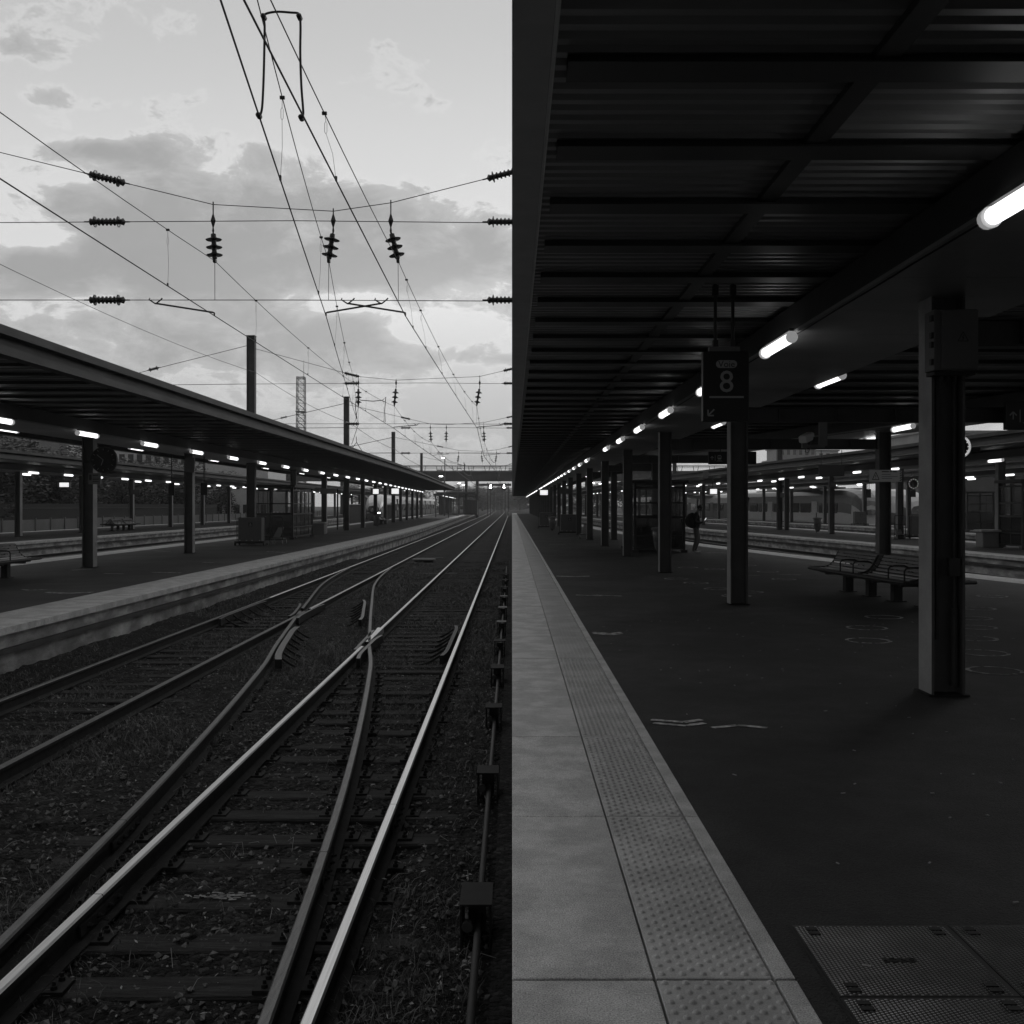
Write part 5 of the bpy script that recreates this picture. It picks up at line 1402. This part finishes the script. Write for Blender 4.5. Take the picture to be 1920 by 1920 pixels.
spots = [(-41,66,7.5),(-38.5,76,6.4),(-41,84,7.2),(-39,92,5.9),(-42,99,7.4),(-39,107,6.0),(-41,115,6.6),(-40,125,6.2),(-42,133,7),(-40,143,6),(-42,155,6.5),(-40,168,6.4),(-43,180,6.8),(-38,72,5),(-45,74,9),(-46,90,8.4)] + [(-47-(i%3), 70+9*i, 6.2+(i*7%4)*.5) for i in range(13)]
for i, (x, y, h) in enumerate(spots):
    lab = TL[i] if i < len(TL) else "distant bushy tree in the row behind the fence"
    if i < 5: t_ = tree(x, y, h+.8, h*.52, 11+i, lab, "leaf" if i % 3 else "leaf2"); tv.append((t_, h))
    else:
        t0, h0 = tv[i % 5]; t_ = dup(t0, (x, y, -.8), rnd.random()*6, lab); k = (h+.8)/(h0+.8); t_.scale = (k*1.05,k*1.05,k)
for i, (px, yy, hh) in enumerate(((700,330,9),(760,340,8),(846,380,9),(884,420,10),(905,480,11),(925,560,12),(945,620,13),(958,650,12),(975,560,10),(1010,420,9),(1060,360,9),(1110,330,9),(1150,330,9),(1210,320,9),(1290,300,9),(1330,300,8))):
    t0, h0 = tv[i % 5]; t_ = dup(t0, ((px-CX)*yy/F, yy, -.8), rnd.random()*6, "far hazy tree near the horizon beyond the station", "far trees near the horizon"); k = hh/(h0+.8); t_.scale = (k*2.2,k*2.2,k)
fn = thing("paling_fence", (-36, 60, -.8), "dark upright paling fence standing below the trees", "fence")
m = MB(); y = 52
while y < 130:
    m.cbox((-36.2,y,.9),(.05,.10,1.9)); y += .16
loc(m, "paling", "iron", fn); loc(MB().cbox((-36.15,91,1.5),(.04,78,.08)).cbox((-36.15,91,.4),(.04,78,.08)), "fence_rail", "iron", fn)
lw = thing("low_wall", (-34, 100, -.8), "low pale concrete panel wall with posts along the far side platform", "wall")
m = MB(); y = 66
while y < 190: m.cbox((-34.2,y+1.25,.05),(.10,2.40,1.3)); y += 2.5
loc(m, "wall_panel", "render", lw); m = MB(); y = 66
while y < 190: m.cbox((-34.15,y-.0,.1),(.16,.12,1.45)); y += 2.5
loc(m, "wall_post", "panel", lw)
gy0 = 54; gd = thing("garden_shed", (-38, 58, -.8), "low dark shed with flat roof behind the far platform at the picture edge", "shed")
loc(MB().cbox((-36.8,55.5,.5),(3.0,7,2.6)), "wall", "brickw", gd); loc(MB().cbox((-36.2,55.0,2.45),(5,9,.10)), "roof", "iron", gd)
for i in range(3): loc(MB().cbox((-35.6,52.6+2*i,1.9),(.3,.12,.10)), "lamp_fitting", "screen", gd)

# ------------------------------------------------------------------ buildings
def building(x0, x1, y0, y1, z1, label, mat, floors, bays, win=(.55,.55), roof="panel", z0=-.8, face="S"):
    r = thing("building", ((x0+x1)/2, y0, z0), label, "building")
    loc(MB().box(x0,x1,y0,y1,z0,z1), "wall", mat, r); loc(MB().box(x0-.3,x1+.3,y0-.3,y1+.3,z1+.004,z1+.35), "roof", roof, r)
    fh = (z1-z0)/floors; bw_ = (x1-x0)/bays; k = 0
    for f_ in range(floors):
        for b_ in range(bays):
            if k >= 96: break
            cx_ = x0+bw_*(b_+.5); cz_ = z0+fh*(f_+.55); k += 1
            w_ = MB().cbox((cx_,y0-.02,cz_),(bw_*win[0],.08,fh*win[1])); o = loc(w_, "window", "winm", r)
            fr_ = MB().cbox((cx_,y0-.05,cz_-fh*win[1]/2-.06),(bw_*win[0]+.2,.16,.12)); fr_.build("sill", mat, o).matrix_parent_inverse = Matrix.Translation(-Vector(r.location))
    return r
building(-62,-34.5,150,162,9.9,"long white flat building with rows of dark windows beyond the trees","white",3,22,(.62,.38))
building(-66,-49.5,118,130,11.4,"plain grey block behind the trees at the picture edge","render",4,7,(.4,.4))
building(-100,-60,230,245,13,"dull long block far behind the white building","render",4,12)
building(66,75,262,275,EYE+(HY-840)*262/F,"tall apartment block with small windows beyond the second canopy","render",7,6,(.5,.5))
building(76,83,270,285,EYE+(HY-846)*270/F,"paler narrow apartment block beside the tall one","white",6,4,(.5,.5))
building(52,76,128,146,EYE+(HY-846)*128/F,"low station building with pale roof edge behind the second canopy","brickw",2,9,(.5,.5),roof="white")
building(58,84,150,166,EYE+(HY-812)*150/F,"large grey station building above the second canopy","render",4,9,(.35,.5))
building(70,110,118,130,EYE+(HY-800)*118/F,"pale panelled building behind the direction sign","brickw",3,12,(.5,.5))
dm = thing("domed_tower", (81.5,300,-.8), "small domed tower far beyond the second canopy", "tower")
zb = EYE+(HY-868)*300/F; zt_ = EYE+(HY-852)*300/F
loc(MB().cbox((81.5,300,zb/2-.2),(8,8,zb+.5)).cbox((81.5,300,zb+.3),(20,8,.6)), "base", "render", dm)
loc(MB().lathe([(0,2.9),(1.8,2.9),(1.9,3.2),(2.2,3.2)], (81.5,300,zb+.5), (0,0,1), 16), "drum", "white", dm)
loc(MB().lathe([(0,3.0),(1.0,2.8),(2.0,2.2),(2.7,1.3),(3.0,.3),(3.6,.25),(4.6,.05)], (81.5,300,zb+2.7), (0,0,1), 16), "dome", "panel", dm)

# ------------------------------------------------------------------ trains
def train(fx, y0, y1, label, body="trainlight", lower="traindark", nose=True):
    r = thing("passenger_train", (fx(y0), y0, RAILZ), label, "train", "parked trains")
    sec = [(-1.30,.25),(-1.42,.6),(-1.43,1.6),(-1.38,2.6),(-1.25,3.3),(-.9,3.75),(0,3.92),(.9,3.75),(1.25,3.3),(1.38,2.6),(1.43,1.6),(1.42,.6),(1.30,.25)]
    Y = ([(0,.42),(.25,.58),(.7,.72),(1.4,.84),(2.4,.93),(3.6,.985),(5.0,1.0)] if nose else [(0,1.0),(5,1.0)]) + [(q,1.0) for q in frange(9, y1-y0, 6)]
    m = MB(); n = len(sec)
    for d, k in Y:
        for x, z in sec:
            kz = 1-(1-k)*.78; m.v.append((fx(y0+d)+x*(k**.55), y0+d, RAILZ+.25+(z-.25)*kz))
    for i in range(len(Y)-1):
        for k in range(n-1): m.f.append((i*n+k,i*n+k+1,(i+1)*n+k+1,(i+1)*n+k)); m.mi.append(1 if k in (0,1,10,11) or (k in (2,9) and i < 3) else 0)
        m.f.append((i*n+n-1,i*n,(i+1)*n,(i+1)*n+n-1)); m.mi.append(1)
    m.f.append(tuple(range(n))); m.mi.append(1); m.f.append(tuple(range((len(Y)-1)*n, len(Y)*n))); m.mi.append(1)
    loc(m, "body", [body, lower], r, smooth=False)
    for s in (-1, 1):
        q = y0+(4.4 if nose else 2); i = 0
        while q < y1-6:
            if i % 5 == 2: loc(MB().ribbon([q,q+1.5], lambda e: fx(e)+s*1.40, lambda e: fx(e)+s*1.455, RAILZ+.5,RAILZ+2.7), "door", lower, r)
            elif i % 5 == 0 and i: loc(MB().ribbon([q+.4,q+1.0], lambda e: fx(e)+s*1.28, lambda e: fx(e)+s*1.47, RAILZ+.4,RAILZ+3.3), "gangway", "black", r)
            else: loc(MB().ribbon([q,q+3.0], lambda e: fx(e)+s*1.36, lambda e: fx(e)+s*1.45, RAILZ+1.5,RAILZ+2.5), "window", "winm", r)
            q += 1.9 if i % 5 in (0, 2) else 3.5; i += 1
    if nose:
        X = fx(y0); ws = MB(); pr = [(.05,.85),(.35,1.30),(.85,1.8),(1.55,2.4),(2.5,2.95)]
        vs = []
        for d, z in pr:
            k = [b for a, b in Y if a <= d][-1]; hw_ = 1.12*(k**.55)*(1-.18*max(0,(z-2.0)))
            for u in (-1,-.5,0,.5,1): vs.append((X+u*hw_, y0+d-.42+.30*u*u, RAILZ+.55+z))
        loc(MB().add(vs, [(i*5+j,i*5+j+1,(i+1)*5+j+1,(i+1)*5+j) for i in range(4) for j in range(4)]), "windscreen", "winm", r)
        for s in (-1,1): loc(MB().cbox((X+s*.72,y0+.10,RAILZ+1.22),(.42,.25,.16), ch=.03), "headlight", "lamp" if s > 0 else "pale", r)
    loc(MB().cbox((fx((y0+y1)/2),(y0+y1)/2,RAILZ+4.0),(1.2,(y1-y0)*.8,.14)), "roof_gear", "cabinet", r)
    return r
train(lambda y: R3R(y)+1.75, 100, 141, "dark parked train with pale nose and lit headlight behind the third canopy", "traindark", "trainlight")
train(lambda y: R3R(y)+1.75, 142.5, 230, "long silver train coupled behind the dark train", "trainlight", "traindark", False)
train(lambda y: R3R(y)+7.3, 102, 180, "second parked train nose beside the lit clock", "pale", "traindark")
train(lambda y: -19.6-.004*(y-150), 150, 262, "long silver train standing beyond the opposite platform", "trainlight", "traindark")
for x, y, lab in ((-17.4,118,"pale trackside cabinet with curved lid behind the opposite columns"),(-16.9,146,"smaller pale trackside cabinet farther along the silver train")):
    kb = thing("track_cabinet", (x,y,-.75), lab, "cabinet", "pale trackside cabinets")
    MB().cbox((0,0,1.25),(1.3,.8,2.5), ch=.03).build("housing", "panel", kb); MB().cbox((0,0,2.56),(1.55,1.0,.12), ch=.05).build("lid", "pale", kb)

kb = thing("platform_kiosk", (-8.1,199,0), "dark slatted kiosk under the distant canopy beyond the footbridge", "kiosk")
loc(MB().cbox((-7.75,201,1.35),(2.5,4,2.7)), "wall", "iron", kb)
for i in range(10): loc(MB().cbox((-8.9+.25*i,198.95,1.35),(.09,.08,2.6)), "slat", "column", kb)
# rails of the other tracks
def simple_track(fx, ya, yb, lab, gp):
    for s in (-.7525,.7525): rail(lambda y: fx(y)+s, ya, yb, f"dark rail of {lab}, " + ("inner" if s < 0 else "outer") + " of the pair", "raildull", gaps=())
simple_track(lambda y: RE(y)+1.65, 6, 220, "the track next to the bench side platform edge", None)
simple_track(lambda y: R2L(y)-1.65, 12, 220, "the track below the second platform wall", None)
simple_track(lambda y: L1L(y)-1.67, 12, 300, "the track behind the opposite platform", None)
simple_track(lambda y: L2R(y)+1.67, 18, 300, "the track below the tree side platform", None)
simple_track(lambda y: R2R(y)+1.67, 30, 220, "the track behind the second platform", None)
if not lamp_used[0]: bpy.data.objects.remove(lamp0)

# ------------------------------------------------------------------ air
hz = MB().box(-320, 330, -14, 760, -1.8, 36).build("haze", "glass")
hz.data.materials.clear(); hm = bpy.data.materials.new("thin_air"); hm.use_nodes = True; t = hm.node_tree; t.nodes.clear()
pv = t.nodes.new("ShaderNodeVolumePrincipled"); pv.inputs["Color"].default_value = (.9,.9,.9,1); pv.inputs["Density"].default_value = 0.0005
ho = t.nodes.new("ShaderNodeOutputMaterial"); t.links.new(pv.outputs[0], ho.inputs["Volume"]); hz.data.materials.append(hm)
hz['kind'] = 'stuff'
